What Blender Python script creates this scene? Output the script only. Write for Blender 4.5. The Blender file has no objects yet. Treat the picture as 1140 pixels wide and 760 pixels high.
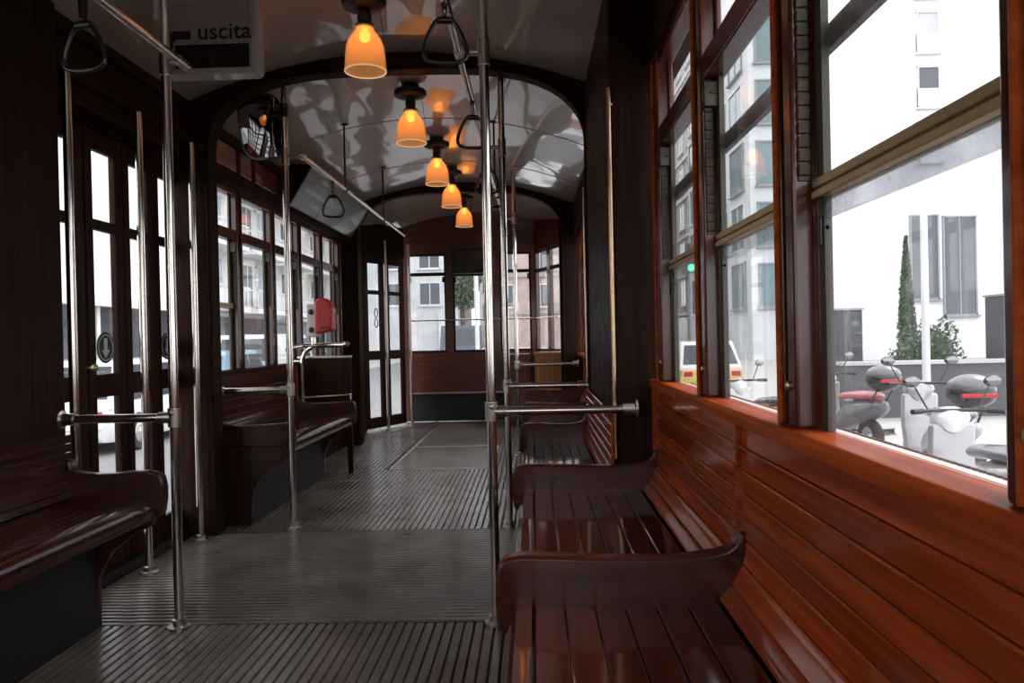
import bpy, math, random
from mathutils import Vector, Matrix
random.seed(7)
C = bpy.context.scene.collection
PI = math.pi
SKY, SUN, SUNAZ, EXPO = 3.3, 1.6, 120., 0.0

# ------------------------------------------------------------------ mesh builder
class MB:
    def __init__(s): s.v = []; s.f = []
    def add(s, vs, fs):
        n = len(s.v); s.v += [tuple(p) for p in vs]; s.f += [tuple(i + n for i in f) for f in fs]; return s
    def box(s, x0, x1, y0, y1, z0, z1):
        x0, x1 = min(x0, x1), max(x0, x1); y0, y1 = min(y0, y1), max(y0, y1); z0, z1 = min(z0, z1), max(z0, z1)
        return s.add([(x0,y0,z0),(x1,y0,z0),(x1,y1,z0),(x0,y1,z0),(x0,y0,z1),(x1,y0,z1),(x1,y1,z1),(x0,y1,z1)],
                     [(0,3,2,1),(4,5,6,7),(0,1,5,4),(1,2,6,5),(2,3,7,6),(3,0,4,7)])
    def obox(s, c, ux, uy, uz):                       # centre and three half-axis vectors
        c, ux, uy, uz = map(Vector, (c, ux, uy, uz))
        P = [c+a*ux+b*uy+d*uz for d in (-1,1) for a, b in ((-1,-1),(1,-1),(1,1),(-1,1))]
        return s.add(P, [(0,3,2,1),(4,5,6,7),(0,1,5,4),(1,2,6,5),(2,3,7,6),(3,0,4,7)])
    def prism(s, poly, axis, a0, a1):                 # poly in the two other axes, extruded along axis
        def mk(p, a):
            return {'x': (a, p[0], p[1]), 'y': (p[0], a, p[1]), 'z': (p[0], p[1], a)}[axis]
        n = len(poly)
        vs = [mk(p, a0) for p in poly] + [mk(p, a1) for p in poly]
        fs = [tuple(range(n))[::-1], tuple(range(n, 2*n))] + [(i, (i+1) % n, n+(i+1) % n, n+i) for i in range(n)]
        return s.add(vs, fs)
    def tube(s, pts, r, n=12, caps=True, closed=False):
        pts = [Vector(p) for p in pts]; m = len(pts); rings = []; prev = None
        rs = r if isinstance(r, (list, tuple)) else [r]*m
        for i, p in enumerate(pts):
            if closed: t = (pts[(i+1) % m] - pts[i-1])
            else: t = pts[min(i+1, m-1)] - pts[max(i-1, 0)]
            t.normalize()
            if prev is None:
                a = Vector((0,0,1)) if abs(t.z) < .9 else Vector((1,0,0)); u = t.cross(a).normalized()
            else:
                u = (prev - t*prev.dot(t)).normalized()
            prev = u; w = t.cross(u)
            rings.append([p + (u*math.cos(2*PI*k/n) + w*math.sin(2*PI*k/n))*rs[i] for k in range(n)])
        vs = [v for ring in rings for v in ring]; fs = []
        for i in range(m if closed else m-1):
            j = (i+1) % m
            for k in range(n):
                fs.append((i*n+k, i*n+(k+1) % n, j*n+(k+1) % n, j*n+k))
        if caps and not closed:
            fs.append(tuple(range(n))[::-1]); fs.append(tuple(range((m-1)*n, m*n)))
        return s.add(vs, fs)
    def lathe(s, prof, c, n=24, axis='z', close=False):
        cx, cy, cz = c; vs = []
        for r, h in prof:
            for k in range(n):
                a = 2*PI*k/n; q = (r*math.cos(a), r*math.sin(a))
                vs.append({'z': (cx+q[0], cy+q[1], cz+h), 'x': (cx+h, cy+q[0], cz+q[1]), 'y': (cx+q[0], cy+h, cz+q[1])}[axis])
        fs = []; m = len(prof)
        for i in range(m if close else m-1):
            j = (i+1) % m
            for k in range(n): fs.append((i*n+k, i*n+(k+1) % n, j*n+(k+1) % n, j*n+k))
        if not close:
            if prof[0][0] > 1e-6: fs.append(tuple(range(n))[::-1])
            if prof[-1][0] > 1e-6: fs.append(tuple(range((m-1)*n, m*n)))
        return s.add(vs, fs)
    def ball(s, c, rx, ry, rz, n=16, m=10):
        vs = []; fs = []
        for i in range(m+1):
            t = PI*i/m
            for k in range(n):
                a = 2*PI*k/n; vs.append((c[0]+rx*math.sin(t)*math.cos(a), c[1]+ry*math.sin(t)*math.sin(a), c[2]+rz*math.cos(t)))
        for i in range(m):
            for k in range(n): fs.append((i*n+k, (i+1)*n+k, (i+1)*n+(k+1) % n, i*n+(k+1) % n))
        return s.add(vs, fs)
    def build(s, name, mat, parent=None, smooth=None, bevel=0, seg=2):
        me = bpy.data.meshes.new(name)
        off = Vector(parent_world(parent)) if parent else Vector((0,0,0))
        me.from_pydata([tuple(Vector(v)-off) for v in s.v], [], s.f); me.validate(); 
        import bmesh
        bm = bmesh.new(); bm.from_mesh(me)
        bmesh.ops.remove_doubles(bm, verts=bm.verts, dist=1e-6); bmesh.ops.recalc_face_normals(bm, faces=bm.faces)
        bm.to_mesh(me); bm.free()
        me.materials.append(mat)
        o = bpy.data.objects.new(name, me); C.objects.link(o)
        if parent: o.parent = parent
        if smooth:
            me.shade_smooth(); me.set_sharp_from_angle(angle=math.radians(smooth if smooth > 1 else 40))
        if bevel:
            md = o.modifiers.new('edge', 'BEVEL'); md.width = bevel; md.segments = seg; md.limit_method = 'ANGLE'; md.angle_limit = math.radians(40); md.use_clamp_overlap = True
        return o
def parent_world(p):
    v = Vector((0,0,0))
    while p: v += p.location; p = p.parent
    return v
def tag(o, label, cat, group=None, kind=None):
    o['label'] = label; o['category'] = cat
    if group: o['group'] = group
    if kind: o['kind'] = kind
    return o
def thing(name, loc, label, cat, group=None):
    o = bpy.data.objects.new(name, None); C.objects.link(o); o.location = loc; o.empty_display_size = .1
    return tag(o, label, cat, group)
def struct(o, label=None):
    o['kind'] = 'structure'
    if label: o['label'] = label
    return o
def sempty(name, loc):
    o = bpy.data.objects.new(name, None); C.objects.link(o); o.location = loc; o.empty_display_size = .1
    o['kind'] = 'structure'; return o
def copy_thing(root, loc, label):
    c = root.copy(); C.objects.link(c); c.location = loc; c['label'] = label
    for ch in list(root.children):
        d = ch.copy(); C.objects.link(d); d.parent = c
        for g in list(ch.children):
            e = g.copy(); C.objects.link(e); e.parent = d
    return c

# ------------------------------------------------------------------ materials
def newmat(name):
    m = bpy.data.materials.new(name); m.use_nodes = True
    nt = m.node_tree; b = nt.nodes['Principled BSDF']; return m, nt, b
def N(nt, t, **kw):
    n = nt.nodes.new(t)
    for k, v in kw.items(): setattr(n, k, v)
    return n
def plain(name, col, rough=.5, metal=0., coat=0., spec=.5, var=.12, scale=12., bump=0.):
    m, nt, b = newmat(name)
    b.inputs['Roughness'].default_value = rough; b.inputs['Metallic'].default_value = metal
    b.inputs['Coat Weight'].default_value = coat; b.inputs['Specular IOR Level'].default_value = spec
    tc = N(nt, 'ShaderNodeTexCoord'); no = N(nt, 'ShaderNodeTexNoise'); no.inputs['Scale'].default_value = scale; no.inputs['Detail'].default_value = 4
    nt.links.new(tc.outputs['Object'], no.inputs['Vector'])
    mx = N(nt, 'ShaderNodeMix', data_type='RGBA')
    mx.inputs['A'].default_value = (*[c*(1-var) for c in col], 1); mx.inputs['B'].default_value = (*[min(1, c*(1+var)) for c in col], 1)
    nt.links.new(no.outputs['Fac'], mx.inputs['Factor']); nt.links.new(mx.outputs['Result'], b.inputs['Base Color'])
    if bump:
        bp = N(nt, 'ShaderNodeBump'); bp.inputs['Strength'].default_value = bump; bp.inputs['Distance'].default_value = .01
        nt.links.new(no.outputs['Fac'], bp.inputs['Height']); nt.links.new(bp.outputs['Normal'], b.inputs['Normal'])
    return m
def wood(name, dark, light, rough=.22, axis='y', coat=.6, bump=.05, island=.35):
    m, nt, b = newmat(name)
    tc = N(nt, 'ShaderNodeTexCoord'); mp = N(nt, 'ShaderNodeMapping')
    sc = {'x': (1.2, 22, 22), 'y': (22, .7, 22), 'z': (22, 22, 1.2)}[axis]
    mp.inputs['Scale'].default_value = sc
    geo = N(nt, 'ShaderNodeNewGeometry')
    vm = N(nt, 'ShaderNodeVectorMath', operation='ADD')
    cm = N(nt, 'ShaderNodeCombineXYZ'); mul = N(nt, 'ShaderNodeMath', operation='MULTIPLY'); mul.inputs[1].default_value = 37.
    nt.links.new(geo.outputs['Random Per Island'], mul.inputs[0])
    for k in range(3): nt.links.new(mul.outputs[0], cm.inputs[k])
    nt.links.new(tc.outputs['Object'], mp.inputs['Vector']); nt.links.new(mp.outputs['Vector'], vm.inputs[0]); nt.links.new(cm.outputs[0], vm.inputs[1])
    no = N(nt, 'ShaderNodeTexNoise'); no.inputs['Scale'].default_value = 2.2; no.inputs['Detail'].default_value = 5; no.inputs['Roughness'].default_value = .5; no.inputs['Distortion'].default_value = .15
    nt.links.new(vm.outputs[0], no.inputs['Vector'])
    rp = N(nt, 'ShaderNodeValToRGB'); rp.color_ramp.elements[0].position = .3; rp.color_ramp.elements[1].position = .72
    rp.color_ramp.elements[0].color = (*dark, 1); rp.color_ramp.elements[1].color = (*light, 1)
    nt.links.new(no.outputs['Fac'], rp.inputs['Fac'])
    hs = N(nt, 'ShaderNodeHueSaturation')
    mr = N(nt, 'ShaderNodeMapRange'); mr.inputs['To Min'].default_value = 1-island; mr.inputs['To Max'].default_value = 1+island
    nt.links.new(geo.outputs['Random Per Island'], mr.inputs['Value']); nt.links.new(mr.outputs['Result'], hs.inputs['Value'])
    nt.links.new(rp.outputs['Color'], hs.inputs['Color']); nt.links.new(hs.outputs['Color'], b.inputs['Base Color'])
    n2 = N(nt, 'ShaderNodeTexNoise'); n2.inputs['Scale'].default_value = 9; n2.inputs['Detail'].default_value = 3
    nt.links.new(tc.outputs['Object'], n2.inputs['Vector'])
    r2 = N(nt, 'ShaderNodeMapRange'); r2.inputs['To Min'].default_value = rough*.7; r2.inputs['To Max'].default_value = rough*1.4
    nt.links.new(n2.outputs['Fac'], r2.inputs['Value']); nt.links.new(r2.outputs['Result'], b.inputs['Roughness'])
    b.inputs['Coat Weight'].default_value = coat; b.inputs['Coat Roughness'].default_value = .08
    if coat < .1: b.inputs['Specular IOR Level'].default_value = .04 if rough > .3 else .4
    bp = N(nt, 'ShaderNodeBump'); bp.inputs['Strength'].default_value = bump; bp.inputs['Distance'].default_value = .004
    nt.links.new(no.outputs['Fac'], bp.inputs['Height']); nt.links.new(bp.outputs['Normal'], b.inputs['Normal'])
    nt.links.new(bp.outputs['Normal'], b.inputs['Coat Normal'])
    return m
def glass(name, tint=(1,1,1), haze=.04, refl=1.0):
    m, nt, b = newmat(name); nt.nodes.remove(b)
    out = nt.nodes['Material Output']
    tr = N(nt, 'ShaderNodeBsdfTransparent'); tr.inputs['Color'].default_value = (*tint, 1)
    gl = N(nt, 'ShaderNodeBsdfGlossy'); gl.inputs['Roughness'].default_value = .02
    di = N(nt, 'ShaderNodeBsdfDiffuse'); di.inputs['Color'].default_value = (.8,.8,.82,1)
    fr = N(nt, 'ShaderNodeFresnel'); fr.inputs['IOR'].default_value = 1.35
    ml = N(nt, 'ShaderNodeMath', operation='MULTIPLY'); ml.inputs[1].default_value = refl
    ge = N(nt, 'ShaderNodeNewGeometry'); io = N(nt, 'ShaderNodeMapRange'); io.inputs['To Min'].default_value = 1.35; io.inputs['To Max'].default_value = 1/1.35
    nt.links.new(ge.outputs['Backfacing'], io.inputs['Value']); nt.links.new(io.outputs['Result'], fr.inputs['IOR'])
    nt.links.new(fr.outputs[0], ml.inputs[0])
    m1 = N(nt, 'ShaderNodeMixShader'); m2 = N(nt, 'ShaderNodeMixShader')
    tc = N(nt, 'ShaderNodeTexCoord'); no = N(nt, 'ShaderNodeTexNoise'); no.inputs['Scale'].default_value = 5; no.inputs['Detail'].default_value = 5
    nt.links.new(tc.outputs['Object'], no.inputs['Vector'])
    mr = N(nt, 'ShaderNodeMapRange'); mr.inputs['From Min'].default_value = .35; mr.inputs['From Max'].default_value = .8; mr.inputs['To Max'].default_value = haze*2.2; mr.inputs['To Min'].default_value = haze*.4
    nt.links.new(no.outputs['Fac'], mr.inputs['Value']); nt.links.new(mr.outputs['Result'], m1.inputs['Fac'])
    nt.links.new(tr.outputs[0], m1.inputs[1]); nt.links.new(di.outputs[0], m1.inputs[2])
    nt.links.new(ml.outputs[0], m2.inputs['Fac']); nt.links.new(m1.outputs[0], m2.inputs[1]); nt.links.new(gl.outputs[0], m2.inputs[2])
    nt.links.new(m2.outputs[0], out.inputs['Surface'])
    return m
def emit(name, col, st):
    m, nt, b = newmat(name)
    b.inputs['Base Color'].default_value = (*col, 1); b.inputs['Emission Color'].default_value = (*col, 1); b.inputs['Emission Strength'].default_value = st
    return m

M = {}
RED_D, RED_L = (.085,.017,.007), (.27,.062,.020)
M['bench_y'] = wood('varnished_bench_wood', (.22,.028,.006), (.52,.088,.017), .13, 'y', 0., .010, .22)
M['seat_y'] = wood('dark_reflection_seat_wood', (.050,.010,.006), (.120,.024,.011), .10, 'y', .55, .010, .2)  # darkened to stand in for the dark ceiling reflected in the seat
M['bench_x'] = wood('varnished_arm_wood', (.040,.007,.004), (.115,.020,.008), .24, 'x', .0, .05, .1)
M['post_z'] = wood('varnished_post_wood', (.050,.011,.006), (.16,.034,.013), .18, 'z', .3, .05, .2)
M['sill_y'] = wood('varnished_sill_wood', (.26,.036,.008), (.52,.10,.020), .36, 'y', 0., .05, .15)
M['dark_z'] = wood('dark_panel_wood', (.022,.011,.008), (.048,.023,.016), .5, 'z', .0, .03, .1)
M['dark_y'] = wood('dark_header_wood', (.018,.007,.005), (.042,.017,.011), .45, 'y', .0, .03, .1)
M['door_z'] = wood('door_leaf_wood', (.024,.010,.007), (.060,.023,.015), .36, 'z', .0, .05, .15)
M['cab_z'] = wood('orange_cabinet_wood', (.36,.12,.03), (.60,.23,.06), .3, 'z', .4, .05, .1)
M['panel_x'] = wood('front_panel_wood', (.075,.020,.012), (.16,.045,.024), .3, 'x', .35, .05, .1)
M['red_panel'] = wood('red_tinted_wood', (.10,.018,.010), (.24,.05,.025), .2, 'y', .8, .03, .1)
M['chrome'] = plain('polished_chrome', (.78,.71,.63), .17, 1., var=.06, scale=6)
M['chrome_worn'] = plain('worn_steel', (.62,.55,.48), .3, 1., var=.15, scale=9)
M['copper'] = plain('brassy_edge_metal', (.62,.42,.26), .25, 1., var=.1)
M['brass'] = plain('dull_brass', (.62,.48,.27), .38, 1., var=.15, scale=15)
M['brass_dark'] = plain('tarnished_brass', (.10,.085,.06), .5, .8, var=.3, scale=30)
M['channel'] = plain('grey_channel_metal', (.085,.075,.06), .5, .4, var=.1)
M['black'] = plain('black_gloss', (.010,.009,.009), .25, coat=.3, var=.2)
M['black_rubber'] = plain('black_rubber', (.018,.013,.013), .5, var=.2)
M['strap'] = plain('black_leather', (.016,.011,.009), .45, var=.3, scale=40, bump=.1)
M['grey_panel'] = plain('dark_grey_metal', (.012,.011,.010), .45, var=.15)
M['lampbase'] = plain('dark_lamp_metal', (.035,.022,.016), .35, .4, var=.2)
M['socket'] = plain('socket_bronze', (.10,.06,.04), .4, .6, var=.2)
M['red_plastic'] = plain('red_plastic', (.50,.018,.020), .35, var=.06)
M['grey_plastic'] = plain('pale_grey_plastic', (.55,.53,.50), .4, var=.06)
M['sign_frame'] = plain('cream_sign_plastic', (.46,.40,.36), .3, coat=.3, var=.05)
M['sign_dark'] = plain('dark_display_glass', (.012,.004,.004), .15, var=.1)
M['ink'] = plain('black_print', (.010,.010,.012), .5, var=.05)
M['white_ink'] = plain('white_print', (.75,.75,.75), .5, var=.03)
M['navy'] = plain('navy_sticker', (.015,.022,.05), .5, var=.05)
M['mirror'] = plain('mirror_glass', (.26,.26,.27), .02, 1., var=.0)
M['glass'] = glass('window_glass', (1,1,1), .035)
M['glass_dust_haze'] = glass('dusty_hazed_glass', (1,1,1), .075)  # dust film; on the front panes its haze brightens the view outside

# painted ceiling: glossy enamel with shallow dents
def ceiling_mat():
    m, nt, b = newmat('enamel_ceiling_paint')
    b.inputs['Base Color'].default_value = (.52,.43,.36,1); b.inputs['Roughness'].default_value = .2
    b.inputs['Coat Weight'].default_value = .7; b.inputs['Coat Roughness'].default_value = .03; b.inputs['Coat IOR'].default_value = 1.7
    tc = N(nt, 'ShaderNodeTexCoord'); mp = N(nt, 'ShaderNodeMapping'); mp.inputs['Scale'].default_value = (1.8, .8, 1.)
    no = N(nt, 'ShaderNodeTexNoise'); no.inputs['Scale'].default_value = 1.7; no.inputs['Detail'].default_value = 1.0
    bp = N(nt, 'ShaderNodeBump'); bp.inputs['Strength'].default_value = .28; bp.inputs['Distance'].default_value = .04
    nt.links.new(tc.outputs['Object'], mp.inputs['Vector']); nt.links.new(mp.outputs['Vector'], no.inputs['Vector'])
    nt.links.new(no.outputs['Fac'], bp.inputs['Height']); nt.links.new(bp.outputs['Normal'], b.inputs['Normal']); nt.links.new(bp.outputs['Normal'], b.inputs['Coat Normal'])
    return m
M['ceiling'] = ceiling_mat()
def floor_mat():
    m, nt, b = newmat('grey_ribbed_floor')
    tc = N(nt, 'ShaderNodeTexCoord'); no = N(nt, 'ShaderNodeTexNoise'); no.inputs['Scale'].default_value = 2.5; no.inputs['Detail'].default_value = 8
    rp = N(nt, 'ShaderNodeValToRGB'); rp.color_ramp.elements[0].position = .3; rp.color_ramp.elements[1].position = .75
    rp.color_ramp.elements[0].color = (.115,.088,.077,1); rp.color_ramp.elements[1].color = (.25,.195,.168,1)
    nt.links.new(tc.outputs['Object'], no.inputs['Vector']); nt.links.new(no.outputs['Fac'], rp.inputs['Fac']); nt.links.new(rp.outputs['Color'], b.inputs['Base Color'])
    b.inputs['Roughness'].default_value = .26; b.inputs['Specular IOR Level'].default_value = .75
    return m
M['floor'] = floor_mat()
M['floor_base'] = plain('dark_floor_groove', (.018,.014,.012), .6, var=.2)  # even dark tone under the ribs, showing between them
M['alu'] = plain('worn_aluminium_strip', (.50,.48,.46), .35, .9, var=.15)

# amber lamp glass
def amber():
    m, nt, b = newmat('amber_lamp_glass'); nt.nodes.remove(b); out = nt.nodes['Material Output']
    tr = N(nt, 'ShaderNodeBsdfTransparent'); tr.inputs['Color'].default_value = (1., .72, .42, 1)
    tl = N(nt, 'ShaderNodeBsdfTranslucent'); tl.inputs['Color'].default_value = (1., .58, .25, 1)
    gl = N(nt, 'ShaderNodeBsdfGlossy'); gl.inputs['Color'].default_value = (1, .8, .55, 1); gl.inputs['Roughness'].default_value = .1
    em = N(nt, 'ShaderNodeEmission'); em.inputs['Color'].default_value = (1., .54, .25, 1); em.inputs['Strength'].default_value = AMBER_E
    lw = N(nt, 'ShaderNodeLayerWeight'); lw.inputs['Blend'].default_value = .35
    a = N(nt, 'ShaderNodeMixShader'); a.inputs['Fac'].default_value = .5
    c = N(nt, 'ShaderNodeMixShader'); ad = N(nt, 'ShaderNodeAddShader')
    nt.links.new(tr.outputs[0], a.inputs[1]); nt.links.new(tl.outputs[0], a.inputs[2])
    mf = N(nt, 'ShaderNodeMath', operation='MULTIPLY'); mf.inputs[1].default_value = .5; nt.links.new(lw.outputs['Facing'], mf.inputs[0]); nt.links.new(mf.outputs[0], c.inputs['Fac']); nt.links.new(a.outputs[0], c.inputs[1]); nt.links.new(gl.outputs[0], c.inputs[2])
    nt.links.new(c.outputs[0], ad.inputs[0]); nt.links.new(em.outputs[0], ad.inputs[1]); nt.links.new(ad.outputs[0], out.inputs['Surface'])
    return m
AMBER_E = .11
M['amber'] = amber()
M['rim_highlight'] = emit('amber_rim_highlight', (1., .62, .30), .55)  # glow added so the rim looks bright with caught light
M['bulb'] = emit('lit_bulb', (1., .62, .25), 7.)

# ------------------------------------------------------------------ car dimensions
XL, XR, XC = -2.0, .5, -.765          # side glass planes and centre line
YN, YF = -1.75, 10.05                 # rear and front ends
def ceil_z(x): 
    t = (x - XC)/1.29
    return 2.43 + .29*max(0, 1 - t*t)

# ---------------------------------------------------------------- floor
mb = MB(); mb.box(XL-.08, XR+.08, YN-.05, YF+.05, -.12, -.008)
fl = struct(mb.build('floor', M['floor_base']))
def ribs_y(x0, x1, y0, y1, p=.0385, w=.0295):
    m = MB(); x = x0
    while x + w <= x1 + 1e-6:
        m.prism([(x-.003, -.009), (x+w+.003, -.009), (x+w, -.001), (x+w-.004, 0), (x+.004, 0), (x, -.001)], 'y', y0, y1); x += p
    return m
def ribs_x(x0, x1, y0, y1, p=.0385, w=.0235):
    m = MB(); y = y0
    while y + w <= y1 + 1e-6:
        m.prism([(y-.003, -.009), (y+w+.003, -.009), (y+w, -.001), (y+w-.004, 0), (y+.004, 0), (y, -.001)], 'x', x0, x1); y += p
    return m
ribs_y(-1.98, .46, YN, 2.94).build('floor_ribs', M['floor'], fl)
ribs_x(-1.98, .46, 2.955, 4.365).build('floor_ribs', M['floor'], fl)
z = ribs_y(-1.98, .46, 4.38, 6.40); z.v += []; z.build('floor_ribs', M['floor'], fl)
ribs_y(-1.98, -1.26, 6.40, 10.0).build('floor_ribs', M['floor'], fl)
ribs_y(-.37, .46, 6.40, 10.0).build('floor_ribs', M['floor'], fl)
mb = MB(); mb.box(-1.25, -.385, 7.73, 10.0, -.009, -.001); mb.build('floor_plate', M['floor'], fl)
h = MB(); h.box(-1.225, -.405, 6.42, 7.70, -.009, .001)
hh = h.build('floor_hatch', M['floor'], fl)
h = ribs_y(-.98, -.45, 6.50, 7.62); h.v = [(a, b, c+.004) for a, b, c in h.v]; h.build('hatch_ribs', M['floor'], fl)
h = MB(); h.box(-1.25, -1.228, 6.41, 9.3, -.008, .005); h.box(-1.25, -.38, 6.405, 6.42, -.008, .003); h.box(-1.25, -.38, 7.70, 7.725, -.008, .003); h.box(-.40, -.38, 6.41, 7.72, -.008, .003)
h.build('hatch_edging', M['alu'], fl)
h = MB(); h.box(-1.98, .46, 2.942, 2.953, -.008, .001); h.box(-1.98, .46, 4.367, 4.378, -.008, .001); h.build('floor_joint_strip', M['channel'], fl)
h = MB(); a, b2 = Vector((-1.77, 8.98, .002)), Vector((-1.30, 10.0, .002)); d = (b2-a)/2
h.obox((a+b2)/2, d, Vector((d.y, -d.x, 0)).normalized()*.02, (0,0,.006)); h.build('floor_threshold_strip', M['alu'], fl)

# ---------------------------------------------------------------- ceiling
xs = [XL-.07 + (XR-XL+.14)*i/32 for i in range(33)]
poly = [(x, ceil_z(x)) for x in xs] + [(x, ceil_z(x)+.06) for x in xs[::-1]]
mb = MB(); n = len(xs)
vs = []; fs = []; ys = [YN, 0, 1.5, 3, 4.3, 6, 8, 9.0, 10.1]
for y in ys:
    for (x, zz) in poly: vs.append((x, y, zz))
L = len(poly)
for i in range(len(ys)-1):
    for k in range(L): fs.append((i*L+k, i*L+(k+1) % L, (i+1)*L+(k+1) % L, (i+1)*L+k))
fs.append(tuple(range(L))); fs.append(tuple(range((len(ys)-1)*L, len(ys)*L)))
mb.add(vs, fs); struct(mb.build('ceiling', M['ceiling'], smooth=50))
# battens across the ceiling
for i, y in enumerate((5.62, 7.0)):
    mb = MB(); pl = [(x, ceil_z(x)-.004) for x in xs[2:-2]] + [(x, ceil_z(x)+.01) for x in xs[2:-2][::-1]]
    mb.prism(pl, 'y', y-.012, y+.012); struct(mb.build('trim_%d' % (60+i), M['ceiling'], smooth=40))

# bulkhead arches ------------------------------------------------
def arch(name, y0, y1, ng=26):
    xi0, xi1 = -1.84, .31; xm = (xi0+xi1)/2; hw = (xi1-xi0)/2
    inner = []
    for i in range(ng+1):
        t = -1 + 2*i/ng
        a = abs(math.sin(t*PI/2)); sg = 1 if t > 0 else -1
        zz = 2.20 + .43*(max(0, 1 - a**3.4))**(1/2.2)
        zz = min(zz, 2.63)
        inner.append((xm + sg*hw*a, zz))
    outer = [(XL-.06, inner[0][1])] + [(XL-.06 + (XR-XL+.12)*i/ng, ceil_z(XL-.06 + (XR-XL+.12)*i/ng)+.02) for i in range(ng+1)] + [(XR+.06, inner[-1][1])]
    m = MB()
    # pillars
    m.box(XL-.06, xi0, y0, y1, 0, inner[0][1]); m.box(xi1, XR+.06, y0, y1, 0, inner[-1][1])
    o2 = [(XL-.06 + (XR-XL+.12)*i/ng, ceil_z(XL-.06 + (XR-XL+.12)*i/ng)+.02) for i in range(ng+1)]
    vs = []
    for y in (y0, y1):
        vs += [(x, y, q) for x, q in inner] + [(x, y, q) for x, q in o2]
    k = ng+1; fs = []
    for i in range(ng):
        fs += [(i, i+1, k+i+1, k+i), (2*k+i, 2*k+k+i, 2*k+k+i+1, 2*k+i+1), (i, 2*k+i, 2*k+i+1, i+1), (k+i, k+i+1, 3*k+i+1, 3*k+i)]
    fs += [(0, k, 3*k, 2*k), (k-1, 3*k-1, 4*k-1, 2*k-1)]
    m.add(vs, fs)
    o = struct(m.build(name, M['dark_z'], smooth=35))
    e = MB(); e.tube([(inner[0][0], y0-.004, .5)] + [(x, y0-.004, q) for x, q in inner] + [(inner[-1][0], y0-.004, .5)], .011, 8)
    e.build('arch_beading', M['dark_y'], o, smooth=60)
    return o
arch('wall_center', 4.30, 4.43); arch('wall_front_bulkhead', 7.96, 8.10)

LP0 = -.765
# side walls ------------------------------------------------------
mb = MB(); mb.box(XR+.015, XR+.07, YN, 8.9, 0, .905); mb.box(XR+.015, XR+.07, YN, 8.9, 2.09, 2.46)
mb.box(XR+.0, XR+.07, 8.05, 9.0, .9, 2.1)
struct(mb.build('wall_right', M['dark_y']))
mb = MB(); mb.box(XL-.07, XL-.015, YN, 2.98, 0, .905); mb.box(XL-.07, XL-.015, YN, 9.05, 2.11, 2.46)
mb.box(XL-.07, XL-.015, 4.42, 9.05, 0, .905); mb.box(XL-.07, XL-.015, 7.72, 9.05, .9, 2.12)
mb.box(XL-.07, XL-.015, YN, LP0, .9, 2.12)  # solid instead of windows, filled in to cut light behind the camera
struct(mb.build('wall_left', M['dark_y']))
# partition box between the windows and the arch, opposite the door
mb = MB(); mb.box(.31, XR+.06, 2.97, 4.30, 0, 2.50)
struct(mb.build('partition_right', M['dark_z'], bevel=.012))
mb = MB(); mb.box(XL-.07, -1.85, 2.19, 2.955, .0, 2.45); mb.box(XL-.14, -2.035, 2.95, 3.115, 0, 2.45)
struct(mb.build('pillar_left', M['dark_z'], bevel=.012))
mb = MB(); mb.box(XL-.12, -1.93, 2.955, 4.30, 2.14, 2.46); mb.box(XL-.12, -1.90, 2.955, 4.30, 2.22, 2.27); mb.box(XL-.12, -1.90, 2.955, 4.30, 2.40, 2.46)
struct(mb.build('lintel_left', M['dark_y'], bevel=.006))
# unseen rear wall behind the camera, left bay filled in to darken the near end
mb = MB(); mb.box(XL-.07, XR+.07, YN-.06, YN, 0, .93); mb.box(XL-.07, -1.2, YN-.06, YN, .92, 2.12); mb.box(XL-.07, XR+.07, YN-.06, YN, 2.1, 2.75)
for x in (-1.2, -.33, .53): mb.box(x-.06, x+.06, YN-.06, YN, .9, 2.12)
struct(mb.build('wall_back', M['dark_z']))
mb = MB(); mb.box(XL, XR, YN-.035, YN-.03, .93, 2.1); o = struct(mb.build('window_40', M['glass']))

# ---------------------------------------------------------------- side windows
winno = [0]; trimno = [0]
def post(side, y0, y1, mat='post_z'):
    s = 1 if side == 'r' else -1; g = XR if s > 0 else XL
    m = MB(); w = y1-y0
    a, b = g - s*.04, g + s*.017
    m.box(a, b, y0, y0+w*.40, .925, 2.14); m.box(a, b, y1-w*.34, y1, .925, 2.14)
    m.box(a+s*.028, b, y0+w*.38, y1-w*.32, .925, 2.14)
    trimno[0] += 1
    o = struct(m.build('trim_%d' % trimno[0], M[mat], bevel=.006))
    bm = MB(); bm.tube([(a-s*.002, y1-w*.30, .93), (a-s*.002, y1-w*.30, 2.1)], .007, 8); bm.build('bead_moulding', M['sill_y'] if s > 0 else M['post_z'], o, smooth=60)  # brighter wood on the right bead paints in its orange-lit edge
    return o
def screw(m, p, s, r=.009):
    m.lathe([(r, 0), (r, -.003*s), (r*.6, -.006*s), (0, -.006*s)] if s > 0 else [(r, 0), (r, .003), (r*.6, .006), (0, .006)], p, 12, 'x')
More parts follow.
